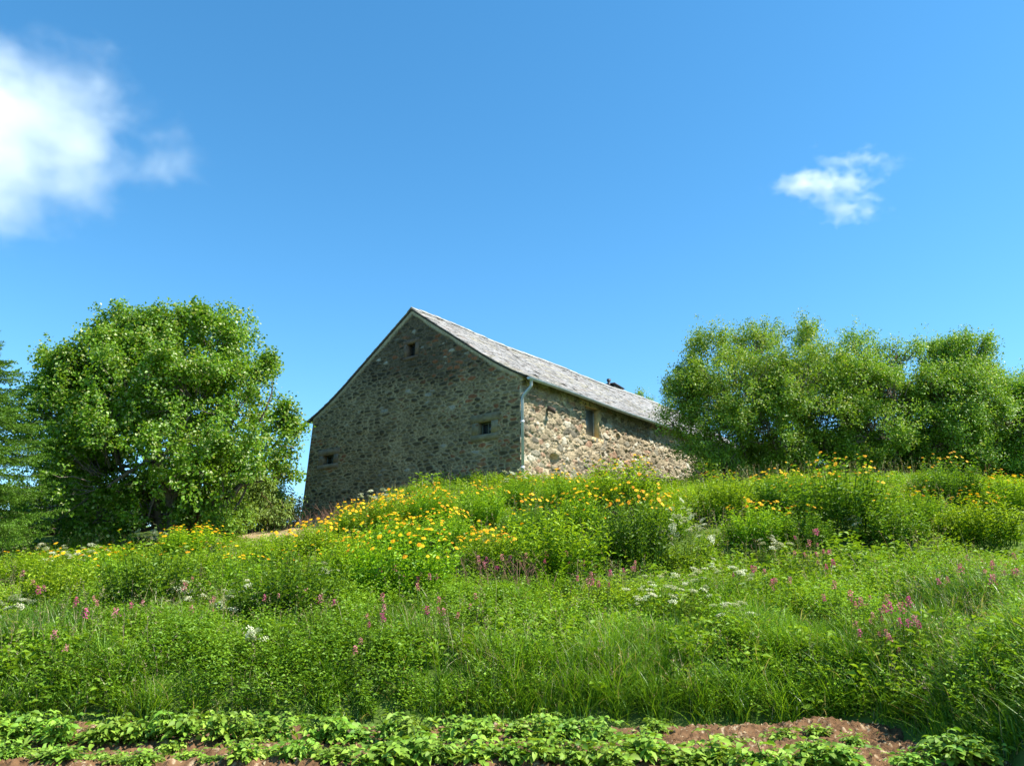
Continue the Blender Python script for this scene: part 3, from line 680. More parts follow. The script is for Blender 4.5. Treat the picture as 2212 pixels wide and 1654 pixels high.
def spruce(seed, Hh, rad_f, nwh, label, name='spruce_tree', pal=((.055, .125, .010), (.14, .25, .02)), group=None):
    rg = np.random.default_rng(seed); root = empty(name, (0, 0, 0))
    bm = MB(); bm.tube([(0, 0, -.3), (0, 0, Hh * .5), (0, 0, Hh)], [.02 * Hh, .012 * Hh, .004 * Hh], 8, (.10, .075, .055))
    P, A, N, Cc = [], [], [], []
    for wv in range(nwh):
        h = Hh * (.04 + .95 * wv / (nwh - 1)) ; r = rad_f(h / Hh); ang0 = rg.uniform(0, 6.28); nb = int(rg.integers(7, 11))
        for q in range(nb):
            an = ang0 + q * 2 * PI / nb + rg.normal() * .12; rr = r * rg.uniform(.8, 1.12); hz = h + rg.normal() * .09
            out = np.array([math.cos(an), math.sin(an), 0]); sd = np.array([-out[1], out[0], 0])
            n = 9; t = np.linspace(0, 1, n)
            B = out * (t * rr)[:, None] + np.array([0, 0, 1.]) * (hz - rr * (.40 * t - .30 * t ** 2.6))[:, None]
            bm.tube(B, np.linspace(.022, .005, n) * (Hh / 7), 4, (.09, .065, .045), cap=False)
            nt = int(12 + rr * 17)
            for e in range(nt):
                u = .12 + .88 * (e + rg.random()) / nt; p = np.array([np.interp(u, t, B[:, k]) for k in range(3)])
                s = 1 if e % 2 else -1; ln = min(rr * .42, .62) * (1.05 - u * .72) * rg.uniform(.7, 1.15) + .06
                tw = unit(out * .75 + sd * s * .8 + np.array([0, 0, -.22 + rg.normal() * .1]))
                if u > .93: tw = unit(out + np.array([0, 0, .15])); ln *= 1.3
                m = int(10 + ln * 75); x = rg.random(m) * ln
                P.append(p + tw * x[:, None] - np.array([0, 0, 1.]) * (x ** 2)[:, None] * .35)
                sid = unit(rg.normal(size=(m, 3))); A.append(unit(tw * .7 + sid * .75)); N.append(unit(rg.normal(size=(m, 3)) * .5 + [0, 0, 1]))
                k = np.clip(u * .6 + x / ln * .4 + rg.normal(size=m) * .15, 0, 1)[:, None]
                Cc.append((np.array(pal[0]) * (1 - k) + np.array(pal[1]) * k) * rg.uniform(.8, 1.2))
    bm.obj('trunk', M_BARK, root, smooth=True)
    P = np.concatenate(P); mb = MB(); sc = Hh / 7
    leaves(mb, P, np.concatenate(A), np.concatenate(N), R.uniform(.05, .085, len(P)) * sc ** .5, .019 * sc ** .5, np.concatenate(Cc), .1)
    mb.obj('crown', M_SPRUCE, root)
    return root
b = at(-125, 1195, 20.5); topz = at(-40, 690, 20.5)[2]; gz = float(terr(b[0], 20.5))
Hs = topz - gz
sp1 = spruce(401, Hs, lambda h: np.interp(h, [0, .18, .51, .8, .92, 1], [2.35, 2.5, 1.9, .95, .45, .06]), 25, '')
sp1.location = (b[0], 20.5, gz); tag(sp1, 'spruce with drooping branches cut off by the left edge', 'tree')
far = spruce(402, 6.0, lambda h: 1.15 * (1 - h) + .05, 15, '', pal=((.02, .05, .014), (.05, .10, .022)))
def copy_tree(src, loc, rz, sc):
    r = src.copy(); C.objects.link(r); r.location = loc; r.rotation_euler = (0, 0, rz); r.scale = (sc,) * 3
    for ch in src.children:
        c = ch.copy(); C.objects.link(c); c.parent = r
    return r
for k, (px, py, Y, lab) in enumerate([(612, 1078, 62, 'small dark spruce far off, left one in the gap beside the gable'), (630, 1066, 64, 'tallest dark spruce in the gap between shrub and gable'),
                                     (648, 1072, 61, 'dark spruce far off, touching the gable edge'), (590, 1086, 60, 'dark spruce far off behind the pale hanging shrub')]):
    p = at(px, py, Y); g = float(terr(p[0], Y)); sc = (p[2] - g) / 6.0
    o = far if k == 0 else copy_tree(far, (0, 0, 0), 0, 1)
    o.location = (p[0], Y, g); o.scale = (max(sc, .3),) * 3; o.rotation_euler = (0, 0, k * 1.3)
    tag(o, lab, 'tree', 'spruces far behind the house')

# ------------------------------------------------------------------ meadow plants
LUSH = (np.array([.10, .23, .010]), np.array([.36, .54, .024]))
MIDG = (np.array([.085, .19, .012]), np.array([.215, .36, .024]))

def clump_mesh(seed, nst, rbase, hgt, ll, lw, pal, lps=18, spread=.5, big=False):
    """a dome of leafy stems, unit radius about 1; returns the mesh and the stem tips"""
    rg = np.random.default_rng(seed); mb = MB(); tips = []
    P, A, N, L_, Cc = [], [], [], [], []
    for k in range(nst):
        a = rg.uniform(0, 2 * PI); q = math.sqrt(rg.random()); rb = rbase * q
        b = np.array([math.cos(a) * rb, math.sin(a) * rb, 0]); out = np.array([math.cos(a), math.sin(a), 0])
        h = hgt * (1 - .42 * q ** 2) * rg.uniform(.72, 1.12); lean = spread * q * rg.uniform(.5, 1.2)
        t = np.linspace(0, 1, 5); S = b + out * (lean * h * t ** 1.5)[:, None] + np.array([0, 0, 1.]) * (h * t)[:, None] + rg.normal(size=3) * .05 * t[:, None]
        mb.tube(S, np.linspace(.007, .003, 5), 3, pal[0] * 1.1, cap=False)
        tips.append((S[-1], out * q))
        m = lps; u = .18 + .82 * (np.arange(m) + rg.random(m)) / m
        p = np.stack([np.interp(u, t, S[:, c]) for c in range(3)], 1)
        an = np.arange(m) * 2.4 + rg.uniform(0, 6); dirn = np.stack([np.cos(an), np.sin(an), np.full(m, .55) + rg.normal(size=m) * .25], 1)
        P.append(p); A.append(dirn); N.append(unit(np.array([0, 0, 1.]) + rg.normal(size=(m, 3)) * .35)); L_.append(ll * rg.uniform(.7, 1.2, m) * (1.15 - .5 * u))
        kk = np.clip(u ** 1.5 * .8 + rg.normal(size=m) * .18, 0, 1)[:, None]; Cc.append((pal[0] * (1 - kk) + pal[1] * kk) * rg.uniform(.85, 1.15))
    L_ = np.concatenate(L_)
    leaves(mb, np.concatenate(P), np.concatenate(A), np.concatenate(N), L_, L_ * lw, np.concatenate(Cc), .18, .22)
    return mb, tips

def daisy(seed, r, c1, c2):
    rg = np.random.default_rng(seed); mb = MB(); n = 13
    for k in range(n):
        a = 2 * PI * k / n + rg.normal() * .06; d = np.array([math.cos(a), math.sin(a), 0]); s = np.array([-d[1], d[0], 0]); w = r * .24; q = r * rg.uniform(.88, 1.08); dz = rg.uniform(-.25, .05) * r
        mb.add([d * r * .2 - s * w * .5, d * r * .2 + s * w * .5, d * q * .75 + s * w * .62 + [0, 0, dz * .5], d * q + [0, 0, dz], d * q * .75 - s * w * .62 + [0, 0, dz * .5]], [[0, 1, 2, 3, 4]], np.array(c1) * rg.uniform(.85, 1.1))
    th = np.arange(8) * PI / 4; V = [[.3 * r * math.cos(x), .3 * r * math.sin(x), .02 * r] for x in th] + [[.17 * r * math.cos(x), .17 * r * math.sin(x), .14 * r] for x in th]
    mb.add(V, [[i, (i + 1) % 8, 8 + (i + 1) % 8, 8 + i] for i in range(8)] + [], c2); mb.add(V[8:], [list(range(8))], c2)
    return mb.mesh('flower', M_PETAL)

clump_bank = []
for k in range(4):
    mb, tips = clump_mesh(500 + k, 130, .62, .95, .135, .30, LUSH, 20)
    clump_bank.append((mb.mesh('foliage', M_HERB), tips))
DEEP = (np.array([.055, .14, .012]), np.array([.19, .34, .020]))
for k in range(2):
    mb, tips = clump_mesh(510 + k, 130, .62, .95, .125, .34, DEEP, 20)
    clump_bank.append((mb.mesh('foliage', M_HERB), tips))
daisies = [daisy(520 + k, .041, ((.84, .46, .006), (.86, .54, .010), (.80, .37, .006))[k], ((.66, .33, .01), (.7, .4, .01), (.55, .25, .01))[k]) for k in range(3)]
CTINT = []

# (px, py of base, width px, height px, number of flowers, label)
CL = [
 (130, 1325, 170, 95, 6, 'yellow-flowered clump at the far left, nearest the spruce'),
 (335, 1330, 240, 115, 6, 'wide yellow-flowered clump with a dark hollow beneath, left of the meadow'),
 (225, 1290, 150, 75, 10, 'yellow-flowered clump behind the wide left one, with open blooms in a row'),
 (620, 1350, 250, 118, 4, 'bushy green clump with hardly any yellow blooms, left of centre'),
 (520, 1290, 160, 70, 6, 'low pale green clump in front of the maple, few blooms'),
 (420, 1200, 150, 48, 24, 'low band of yellow blooms at the foot of the maple'),
 (870, 1300, 230, 125, 40, 'clump topped by a dense row of golden blooms, centre of the meadow'),
 (760, 1260, 150, 80, 14, 'yellow-flowered clump just left of the dense golden row'),
 (600, 1235, 130, 65, 8, 'small clump with scattered yellow blooms beside the dry grass'),
 (690, 1205, 120, 60, 18, 'yellow-flowered clump below the dry brown stalks'),
 (770, 1165, 110, 60, 36, 'clump of packed golden blooms under the left part of the gable'),
 (850, 1145, 110, 62, 34, 'clump of packed golden blooms under the middle of the gable'),
 (930, 1130, 110, 62, 40, 'tall golden clump outlined against the gable shadow'),
 (850, 1205, 130, 70, 22, 'yellow-flowered clump above the dense golden row'),
 (960, 1190, 130, 70, 16, 'leafy clump with scattered blooms below the tall golden one'),
 (1040, 1140, 120, 72, 12, 'bright leafy clump below the right part of the gable'),
 (1050, 1235, 130, 70, 26, 'clump with a short row of golden blooms above brown stalks'),
 (1130, 1105, 110, 60, 12, 'bright leafy clump at the foot of the downpipe'),
 (1140, 1180, 130, 75, 8, 'leafy clump two paces below the downpipe'),
 (1200, 1262, 240, 120, 5, 'round green clump almost without blooms, right of centre'),
 (1220, 1110, 110, 70, 14, 'yellow-dotted clump under the hole in the sunlit wall'),
 (1260, 1160, 130, 75, 14, 'yellow-dotted clump below the sunlit wall'),
 (1345, 1105, 170, 88, 26, 'tall clump in front of the sunlit wall with blooms along its top'),
 (1375, 1225, 170, 125, 16, 'yellow-flowered clump with a dark gap on its left'),
 (1440, 1165, 120, 75, 12, 'yellow-dotted clump below the end of the sunlit wall'),
 (1560, 1125, 150, 78, 5, 'green clump in front of the low shrub'),
 (1640, 1185, 150, 75, 8, 'low clump with a few blooms before the broad willow'),
 (1690, 1110, 130, 70, 12, 'yellow-flowered clump at the left of the great dark clump'),
 (1815, 1140, 240, 108, 30, 'great dark clump below the willows with yellow blooms on top'),
 (1930, 1180, 160, 80, 4, 'green clump at the right foot of the great dark clump'),
 (2050, 1085, 150, 72, 10, 'yellow-flowered clump at the crest under the notched willow'),
 (2170, 1110, 150, 70, 22, 'yellow-flowered clump at the crest under the last willow'),
 (2130, 1180, 170, 85, 12, 'yellow-flowered clump at the right edge of the meadow'),
 (2000, 1140, 130, 62, 8, 'small clump with a few blooms between two crest clumps'),
 (1740, 1180, 120, 60, 6, 'small green clump under the shade of the great dark clump'),
 (60, 1270, 150, 60, 3, 'low clump with few blooms beside the spruce'),
 (440, 1265, 150, 70, 5, 'loose clump with scattered blooms in the middle left'),
]
rgc = np.random.default_rng(33)
for k, (px, py, wp, hp, nf, lab) in enumerate(CL):
    g = ground_hit(px, py); m = g[1] / F
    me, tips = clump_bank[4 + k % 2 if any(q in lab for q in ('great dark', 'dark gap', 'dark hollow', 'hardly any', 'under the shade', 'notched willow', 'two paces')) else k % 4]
    root = empty('yellow_flower_plant', g - [0, 0, .05], rgc.uniform(0, 6.28))
    sx = wp * m / 2 / .80; sz = hp * m / .93 * 1.32
    root.scale = (sx, sx, max(sz, .5))
    tag(root, lab, 'plant', 'yellow-flowered clumps')
    link('foliage', me, root)
    order = sorted(range(len(tips)), key=lambda i: -tips[i][0][2] + rgc.uniform(0, .28))[:min(max(int(nf * 2.9), 4), 98)]
    for i in order:
        p, o_ = tips[i]; f = link('flower', daisies[int(rgc.integers(0, 3))], root)
        f.location = Vector([float(x) for x in p + np.array([0, 0, .02])])
        rm = root.rotation_euler[2]; tilt = Vector((float(o_[0]) * .7 + .1 * math.cos(-rm), float(o_[1]) * .7 - .5 * math.cos(rm), 1.0 + rgc.normal() * .1)).normalized()
        f.rotation_euler = tilt.to_track_quat('Z', 'Y').to_euler()
        s = rgc.uniform(.6, 1.3); f.scale = (s / sx, s / sx, s / root.scale[2])

# white umbels
def umbel_mesh(seed, r):
    rg = np.random.default_rng(seed); mb = MB(); n = 15
    for k in range(n):
        a = k * 2.4; q = r * math.sqrt((k + .5) / n); c = np.array([math.cos(a) * q, math.sin(a) * q, -.25 * q * q / r])
        mb.tube([[0, 0, -r * .75], c], [.0025, .0018], 3, (.16, .24, .05), cap=False)
        for e in range(7):
            o_ = rg.normal(size=3) * r * .10; o_[2] *= 1.1; an = rg.uniform(0, 6.28); h = r * .10
            u1 = np.array([math.cos(an), math.sin(an), rg.normal() * .3]) * h; u2 = np.array([-math.sin(an), math.cos(an), rg.normal() * .3]) * h
            mb.add([c + o_ + u1, c + o_ + u2, c + o_ - u1, c + o_ - u2], [[0, 1, 2, 3]], np.array([.70, .72, .48]) * rg.uniform(.8, 1.1))
    return mb.mesh('umbel', M_PETAL)
umbels = [umbel_mesh(600 + k, .09) for k in range(3)]
umb_leaf = []
for k in range(2):
    rg = np.random.default_rng(620 + k); mb, tips = clump_mesh(620 + k, 44, .40, .85, .11, .32, (np.array([.08, .16, .015]), np.array([.16, .25, .03])), 11, .5)
    umb_leaf.append((mb.mesh('foliage', M_HERB), tips))
UM = [
 (1480, 1235, 130, 115, 30, 'large cloudy white-flowered plant right of centre, between two yellow clumps'),
 (1440, 1345, 170, 80, 26, 'broad white umbel plant below the cloudy white one'),
 (1560, 1310, 150, 75, 18, 'white umbel plant on the right of the broad one'),
 (1600, 1370, 110, 55, 8, 'sparse white umbel plant right of the broad one, lower down'),
 (520, 1362, 110, 78, 15, 'white umbel plant at the edge of the dark hollow, left of centre'),
 (385, 1345, 90, 65, 14, 'greyish white umbel plant among pink flowers on the left'),
 (330, 1205, 80, 55, 14, 'white umbel plant dark-backed by the maple shade'),
 (1110, 1068, 70, 45, 12, 'white umbel plant at the foot of the house corner'),
 (820, 1115, 100, 45, 16, 'row of white umbels against the shaded gable foot'),
 (145, 1245, 120, 50, 16, 'pale white umbel plant in front of the spruce'),
 (60, 1220, 80, 40, 9, 'small white umbel plant at the far left below the spruce'),
 (1665, 1215, 80, 45, 8, 'small white umbel plant below the broad willow'),
 (1840, 1170, 70, 40, 6, 'small white umbel plant at the foot of the great dark clump'),
 (710, 1285, 90, 50, 9, 'white umbel plant between the green clump and the golden row'),
 (30, 1370, 90, 55, 7, 'sparse white umbel plant at the left edge'),
 (545, 1445, 70, 60, 5, 'small white umbel plant above the potato rows'),
 (200, 1225, 90, 38, 9, 'white umbel plant in the gap between spruce and maple'),
]
for k, (px, py, wp, hp, nf, lab) in enumerate(UM):
    g = ground_hit(px, py); m = g[1] / F; me, tips = umb_leaf[k % 2]
    root = empty('white_umbel_plant', g - [0, 0, .05], rgc.uniform(0, 6.28)); sx = wp * m / 2 / .65; sz = max(hp * m / .88, .5); root.scale = (sx, sx, sz)
    tag(root, lab, 'plant', 'white umbel plants'); link('foliage', me, root)
    order = sorted(range(len(tips)), key=lambda i: -tips[i][0][2] + rgc.uniform(0, .45))[:int(nf * 1.5)]
    for i in order:
        p, o_ = tips[i]; f = link('umbel', umbels[int(rgc.integers(0, 3))], root); s = rgc.uniform(.5, .95)
        f.location = Vector([float(x) for x in p + np.array([0, 0, rgc.uniform(.02, .32)])]); f.rotation_euler = (rgc.normal() * .3 + .4, rgc.normal() * .3, rgc.uniform(0, 6)); f.scale = (s / sx, s / sx, s / sz)

# pink flower spikes
def pink_mesh(seed):
    rg = np.random.default_rng(seed); mb = MB()
    for k in range(20):
        z = .01 + .17 * (k / 20) ; a = k * 2.4; q = .048 * (1 - .5 * k / 20) * rg.uniform(.3, 1.2); c = np.array([math.cos(a) * q, math.sin(a) * q, z])
        col = np.array((.62, .10, .26) if seed % 2 else (.62, .24, .26)) * rg.uniform(.75, 1.15)
        for e in range(2):
            u1 = unit(rg.normal(size=3)) * .017; u2 = unit(np.cross(u1, rg.normal(size=3))) * .013
            mb.add([c + u1, c + u2, c - u1, c - u2], [[0, 1, 2, 3]], col)
    return mb.mesh('flower_spike', M_PETAL)
pinks = [pink_mesh(640 + k) for k in range(4)]
pink_fol = []
for k in range(2):
    mb, tips = clump_mesh(660 + k, 7, .14, .72, .09, .2, (np.array([.075, .12, .02]), np.array([.14, .19, .035])), 9, .35)
    pink_fol.append((mb.mesh('foliage', M_HERB), tips))
PK = [(410, 1345, 3), (425, 1325, 3), (435, 1380, 3), (300, 1395, 2), (215, 1412, 3), (95, 1360, 2), (170, 1375, 3), (120, 1492, 2), (640, 1375, 3), (590, 1380, 2), (840, 1318, 5), (860, 1312, 3), (905, 1308, 4), (930, 1315, 3), (910, 1345, 2),
      (1075, 1292, 3), (1120, 1280, 4), (1175, 1270, 4), (1195, 1272, 3), (1235, 1268, 5), (1030, 1280, 2), (1270, 1330, 3), (1310, 1335, 4), (1350, 1300, 3), (1380, 1290, 2), (1620, 1300, 3), (1660, 1310, 3), (1690, 1340, 3), (1740, 1260, 4), (1775, 1245, 4),
      (1790, 1290, 3), (1755, 1225, 3), (1830, 1372, 3), (1865, 1372, 5), (1880, 1395, 3), (1925, 1425, 4), (1945, 1410, 4), (1960, 1440, 3), (1910, 1450, 3), (1930, 1500, 2), (1870, 1450, 2), (2125, 1275, 3), (2145, 1300, 3), (2170, 1300, 4), (2060, 1330, 2),
      (2110, 1345, 2), (2190, 1285, 3), (955, 1400, 3), (985, 1415, 2), (1015, 1385, 2), (800, 1430, 3), (780, 1480, 2), (830, 1385, 2), (690, 1400, 2), (50, 1330, 2)]
zones = [(0, 260, 'at the left edge'), (260, 560, 'below the maple'), (560, 1000, 'below the golden row of blooms'), (1000, 1260, 'beside the brown stalks'), (1260, 1460, 'beside the broad white umbel plant'), (1460, 1800, 'below the broad willow'), (1800, 2020, 'on the right of the slope'), (2020, 2300, 'at the right edge')]
ordw = ['first', 'second', 'third', 'fourth', 'fifth', 'sixth', 'seventh', 'eighth', 'ninth', 'tenth', 'eleventh', 'twelfth', 'thirteenth', 'fourteenth', 'fifteenth', 'sixteenth', 'seventeenth', 'eighteenth', 'nineteenth', 'twentieth'] + ['twenty-' + q for q in ('first', 'second', 'third', 'fourth', 'fifth', 'sixth', 'seventh', 'eighth', 'ninth')] + ['thirtieth'] + ['thirty-' + q for q in ('first', 'second', 'third', 'fourth', 'fifth', 'sixth', 'seventh', 'eighth', 'ninth')]
cnt = {}
for k, (px, py, nf) in enumerate(sorted(PK)):
    g = ground_hit(px, py); me, tips = pink_fol[k % 2]
    z = next(q for q in zones if q[0] <= px < q[1]); n = cnt.get(z[2], 0); cnt[z[2]] = n + 1
    root = empty('pink_flower_plant', g - [0, 0, .03], rgc.uniform(0, 6.28)); s0 = rgc.uniform(.85, 1.15); root.scale = (s0,) * 3
    tag(root, f'slender pink-flowered plant {z[2]}, {ordw[n]} from the left there', 'plant', 'pink flower spikes'); link('foliage', me, root)
    order = sorted(range(len(tips)), key=lambda i: -tips[i][0][2])[:nf]
    for i in order:
        p, o_ = tips[i]; f = link('flower_spike', pinks[(k + i) % 4], root); f.location = Vector([float(x) for x in p - np.array([0, 0, .06])]); f.rotation_euler = (rgc.normal() * .15, rgc.normal() * .15, rgc.uniform(0, 6)); s = rgc.uniform(.5, 1.0); f.scale = (s * 1.1, s * 1.1, s * .8)

# brown dry stalks
def stalks(px, py, wp, hp, n, seed, label, lean=0.0):
    rg = np.random.default_rng(seed); g = ground_hit(px, py); m = g[1] / F; root_b = g; mb = MB()
    for k in range(n):
        x, y = rg.normal() * wp * m * .28, rg.normal() * .25; h = hp * m * rg.uniform(.5, 1.1); z = float(terr(g[0] + x, g[1] + y)) - g[2]
        dx = rg.normal() * .3 * h + lean * h; P = np.array([[x, y, z - .03], [x + dx * .4, y, z + h * .55], [x + dx, y + rg.normal() * .1, z + h]])
        col = np.array((.20, .11, .075)) * rg.uniform(.7, 1.5)
        mb.tube(P, [.006, .005, .002], 3, col, cap=False)
        for e in range(3):
            u = rg.uniform(.4, .95); q = P[0] + (P[2] - P[0]) * u; mb.tube([q, q + np.array([rg.normal() * .12, rg.normal() * .08, rg.uniform(.05, .2)])], [.003, .0015], 3, col, cap=False)
    o = mb.obj('dry_stalk_plant', M_STALK); o.location = Vector([float(q) for q in g]); return tag(o, label, 'plant', 'dry brown stalks')
stalks(1090, 1292, 200, 95, 46, 701, 'bare reddish brown stalks in the hollow below the round green clump')
stalks(625, 1140, 90, 75, 40, 702, 'dry brown stalks beside the left foot of the gable', .1)
stalks(725, 1135, 100, 55, 34, 703, 'dry brown stalks against the gable, right of the corner ones', -.25)
stalks(690, 1150, 110, 45, 30, 704, 'short rusty stalks between the dry grass and golden blooms')
stalks(1730, 1135, 50, 50, 14, 705, 'brown seed stalks left of the great dark clump')

# ------------------------------------------------------------------ ground cover (uncountable)
def scatter(n, ylo, yhi, dens, amax=.92):
    a = R.uniform(-amax, amax, n * 2); y = np.sqrt(R.uniform(ylo ** 2, yhi ** 2, n * 2)); x = a * y
    k = R.random(n * 2) < dens(x, y); return x[k][:n], y[k][:n]

POCK = [(g[0] - .12 * r, g[1] - .30 * r - .12, r * .95) for g, r in ((ground_hit(c[0], c[1]), c[2]) for c in CL) for r in (r * g[1] / F / 2 / .8,)]
def pocket(x, y):
    k = np.ones(np.shape(x))
    for (a, b_, r) in POCK: k = np.minimum(k, sstep(.75, 1.05, np.hypot(x - a, (y - b_) * 1.1) / r))
    return k
def meadow_ok(x, y): return (y > yfoot(x / y) + .05) & ~inhouse(x, y, .05)

def blades(mb, x, y, h, lean, ang, wid, col, seg=3, curve=1.7):
    n = len(x); z = terr(x, y) - .03; base = np.stack([x, y, z], 1); d = np.stack([np.cos(ang), np.sin(ang), 0 * ang], 1)
    sd = np.stack([-np.sin(ang), np.cos(ang), 0 * ang], 1); rot = R.uniform(-1, 1, n)[:, None]; sd = unit(sd + d * rot)
    V = []
    for k in range(seg + 1):
        t = k / seg; hh = h * (t - .30 * lean * t ** 2.4); p = base + d * (h * lean * t ** curve)[:, None] + np.array([0, 0, 1.]) * hh[:, None]; w = (wid * (1 - t ** 1.6) * .5 + .0006)[:, None]
        if k < seg: V += [p - sd * w, p + sd * w]
        else: V += [p]
    V = np.stack(V, 1).reshape(-1, 3); m = 2 * seg + 1; b = np.arange(n)[:, None] * m
    Q = np.concatenate([b + [2 * k, 2 * k + 1, 2 * k + 3, 2 * k + 2] for k in range(seg - 1)]); T = b + [2 * seg - 2, 2 * seg - 1, 2 * seg]
    cc = np.repeat(col, m, axis=0); mb.add(V, Q, cc); mb.f.append(T + (mb.n - len(V))); mb.m.append(np.zeros(len(T), np.int32))

def tufts(nt, ylo, yhi, dens, per, hfun, lean, wid, pal, spread=.09):
    x, y = scatter(nt, ylo, yhi, dens); n = len(x)
    hh = hfun(x, y); tone = np.clip(R.random(n) * .8 + (fbm(x * .7, y * .7, seed=77) - .5) * 1.2, 0, 1)
    k = np.repeat(np.arange(n), per); m = len(k); bx = x[k] + R.normal(size=m) * spread; by = y[k] + R.normal(size=m) * spread
    ang = R.uniform(0, 2 * PI, m); h = hh[k] * R.uniform(.5, 1.15, m)
    t = np.clip(tone[k] + R.normal(size=m) * .15, 0, 1)[:, None]
    col = pal[0] * (1 - t) + pal[1] * t; dry = (R.random(m) < .08)[:, None]; col = np.where(dry, np.array([.44, .40, .19]) * R.uniform(.6, 1.1, (m, 1)), col)
    return bx, by, h, R.uniform(*lean, m), ang, R.uniform(*wid, m), col

GP = (np.array([.052, .155, .008]), np.array([.225, .40, .022]))
mb = MB()
# tall bank grass near the field
for a in (tufts(7200, 5.4, 15.5, lambda x, y: meadow_ok(x, y) * (1 - sstep(14, 16, y)) * (.7 + .2 * sstep(-2, 1, x)), 24, lambda x, y: .16 + .52 * sstep(.25, .75, fbm(x * 1.3, y * 1.3, seed=81)) * R.uniform(.5, 1.15, len(x)), (.15, 1.3), (.007, .017), (GP[0] * .85, GP[1] * 1.15), .05),
          tufts(850, 5.4, 17, lambda x, y: meadow_ok(x, y) * (1 - sstep(15, 17, y)), 14, lambda x, y: R.uniform(.35, .65, len(x)), (.4, 1.4), (.014, .022), (GP[0] * .7, GP[1] * .9), .04),
          tufts(6100, 13.5, 26.0, lambda x, y: meadow_ok(x, y) * sstep(13.2, 15, y) * (1 - drymask(x, y)) * (.12 + .88 * pocket(x, y)), 18, lambda x, y: .14 + .36 * fbm(x * .9, y * .9, seed=82), (.1, .9), (.008, .013), (GP[0] * 1.5, GP[1] * 1.5), .07)):
    blades(mb, *a)
# flowering grass stalks with loose panicles, some of them dry
x, y = scatter(6200, 5.6, 24, lambda x, y: meadow_ok(x, y) * (1 - drymask(x, y)) * sstep(.35, .6, fbm(x * .6, y * .6, seed=85))); n = len(x); h = R.uniform(.4, .85, n)
tn = np.where(R.random((n, 1)) < .45, np.array([.40, .33, .17]), np.where(R.random((n, 1)) < .4, np.array([.30, .20, .15]), np.array([.24, .32, .08]))) * R.uniform(.7, 1.2, (n, 1))
an = R.uniform(0, 6.28, n); ln = R.uniform(.05, .45, n); blades(mb, x, y, h, ln, an, np.full(n, .006), tn, 4)
m_ = 9; u = R.uniform(.72, 1.0, (n, m_)); bx = x[:, None] + np.cos(an)[:, None] * (h * ln)[:, None] * u ** 1.7; by = y[:, None] + np.sin(an)[:, None] * (h * ln)[:, None] * u ** 1.7; bz = terr(x, y)[:, None] - .03 + h[:, None] * (u - .3 * ln[:, None] * u ** 2.4)
a2 = R.uniform(0, 6.28, (n, m_)); A_ = np.stack([np.cos(a2), np.sin(a2), R.uniform(.2, 1.2, (n, m_))], -1)
leaves(mb, np.stack([bx, by, bz], -1).reshape(-1, 3), A_.reshape(-1, 3), unit(R.normal(size=(n * m_, 3))), R.uniform(.02, .05, n * m_), .009, np.repeat(tn, m_, axis=0), .1)
tag(mb.obj('grass', M_GRASS), 'long green grass covering the slope and its bank', 'grass', kind='stuff')

mb = MB(); x, y = scatter(9000, 22, 34, lambda x, y: drymask(x, y) * ~inhouse(x, y, .05)); n = len(x)
blades(mb, x, y, R.uniform(.05, .14, n), R.uniform(.2, .8, n), R.uniform(0, 6.28, n), R.uniform(.008, .014, n), np.array([.36, .27, .14]) * R.uniform(.6, 1.2, (n, 1)))
tag(mb.obj('dry_grass', M_STALK), 'short straw-coloured grass left of the gable', 'grass', kind='stuff')

# broad-leaved herbs between the clumps and on the bank
def herbs(ns, ylo, yhi, dens, hfun, lps, ll, lw, pal):
    x, y = scatter(ns, ylo, yhi, dens); n = len(x); z = terr(x, y); h = hfun(x, y) * R.uniform(.6, 1.15, n); ln = R.normal(size=(n, 2)) * .34
    u = .2 + .8 * (np.arange(lps)[None] + R.random((n, lps))) / lps
    P = np.stack([x[:, None] + ln[:, :1] * u * h[:, None], y[:, None] + ln[:, 1:] * u * h[:, None], z[:, None] + u * h[:, None]], -1)
    an = np.arange(lps)[None] * 2.4 + R.uniform(0, 6, (n, 1)); A = np.stack([np.cos(an), np.sin(an), R.uniform(-.2, .9, (n, lps))], -1); P = P + A * (R.uniform(0, .09, (n, lps)) * (1.2 - u))[..., None]
    N = unit(np.array([0, 0, 1.]) + R.normal(size=(n, lps, 3)) * .4); L_ = ll * R.uniform(.6, 1.2, (n, lps)) * (1.2 - .55 * u)
    tone = np.clip(R.random(n) * .7 + (fbm(x * .5, y * .5, seed=91) - .5) * 1.4 + .15, 0, 1)[:, None, None]
    k = np.clip(tone * .6 + u[..., None] * .4 + R.normal(size=(n, lps, 1)) * .12, 0, 1); col = pal[0] * (1 - k) + pal[1] * k
    m = MB(); leaves(m, P.reshape(-1, 3), A.reshape(-1, 3), N.reshape(-1, 3), L_.ravel(), (L_ * lw).ravel(), col.reshape(-1, 3), .18, .25); return m
m = herbs(20500, 5.4, 15.5, lambda x, y: meadow_ok(x, y) * (.42 + .33 * sstep(3, -2.5, x)) * sstep(.42, .56, fbm(x * 1.1, y * 1.1, seed=93)), lambda x, y: .12 + .75 * fbm(x * .8, y * .8, seed=94), 15, .078, .48, (MIDG[0] * .8, MIDG[1] * 1.15))
tag(m.obj('bank_herbs', M_HERB), 'mid green leafy herbs massed along the foot of the bank', 'herbs', kind='stuff')
m = herbs(20000, 14.0, 26, lambda x, y: meadow_ok(x, y) * (1 - drymask(x, y)) * (.05 + .95 * pocket(x, y)) * (.3 + .7 * sstep(.36, .6, fbm(x * .7, y * .7, seed=95))), lambda x, y:   .10 + .46 * fbm(x * .8, y * .8, seed=96), 13, .095, .34, (LUSH[0] * 1.05, LUSH[1] * 1.0))
tag(m.obj('meadow_herbs', M_HERB), 'bright green leafy herbs filling the slope between flower clumps', 'herbs', kind='stuff')

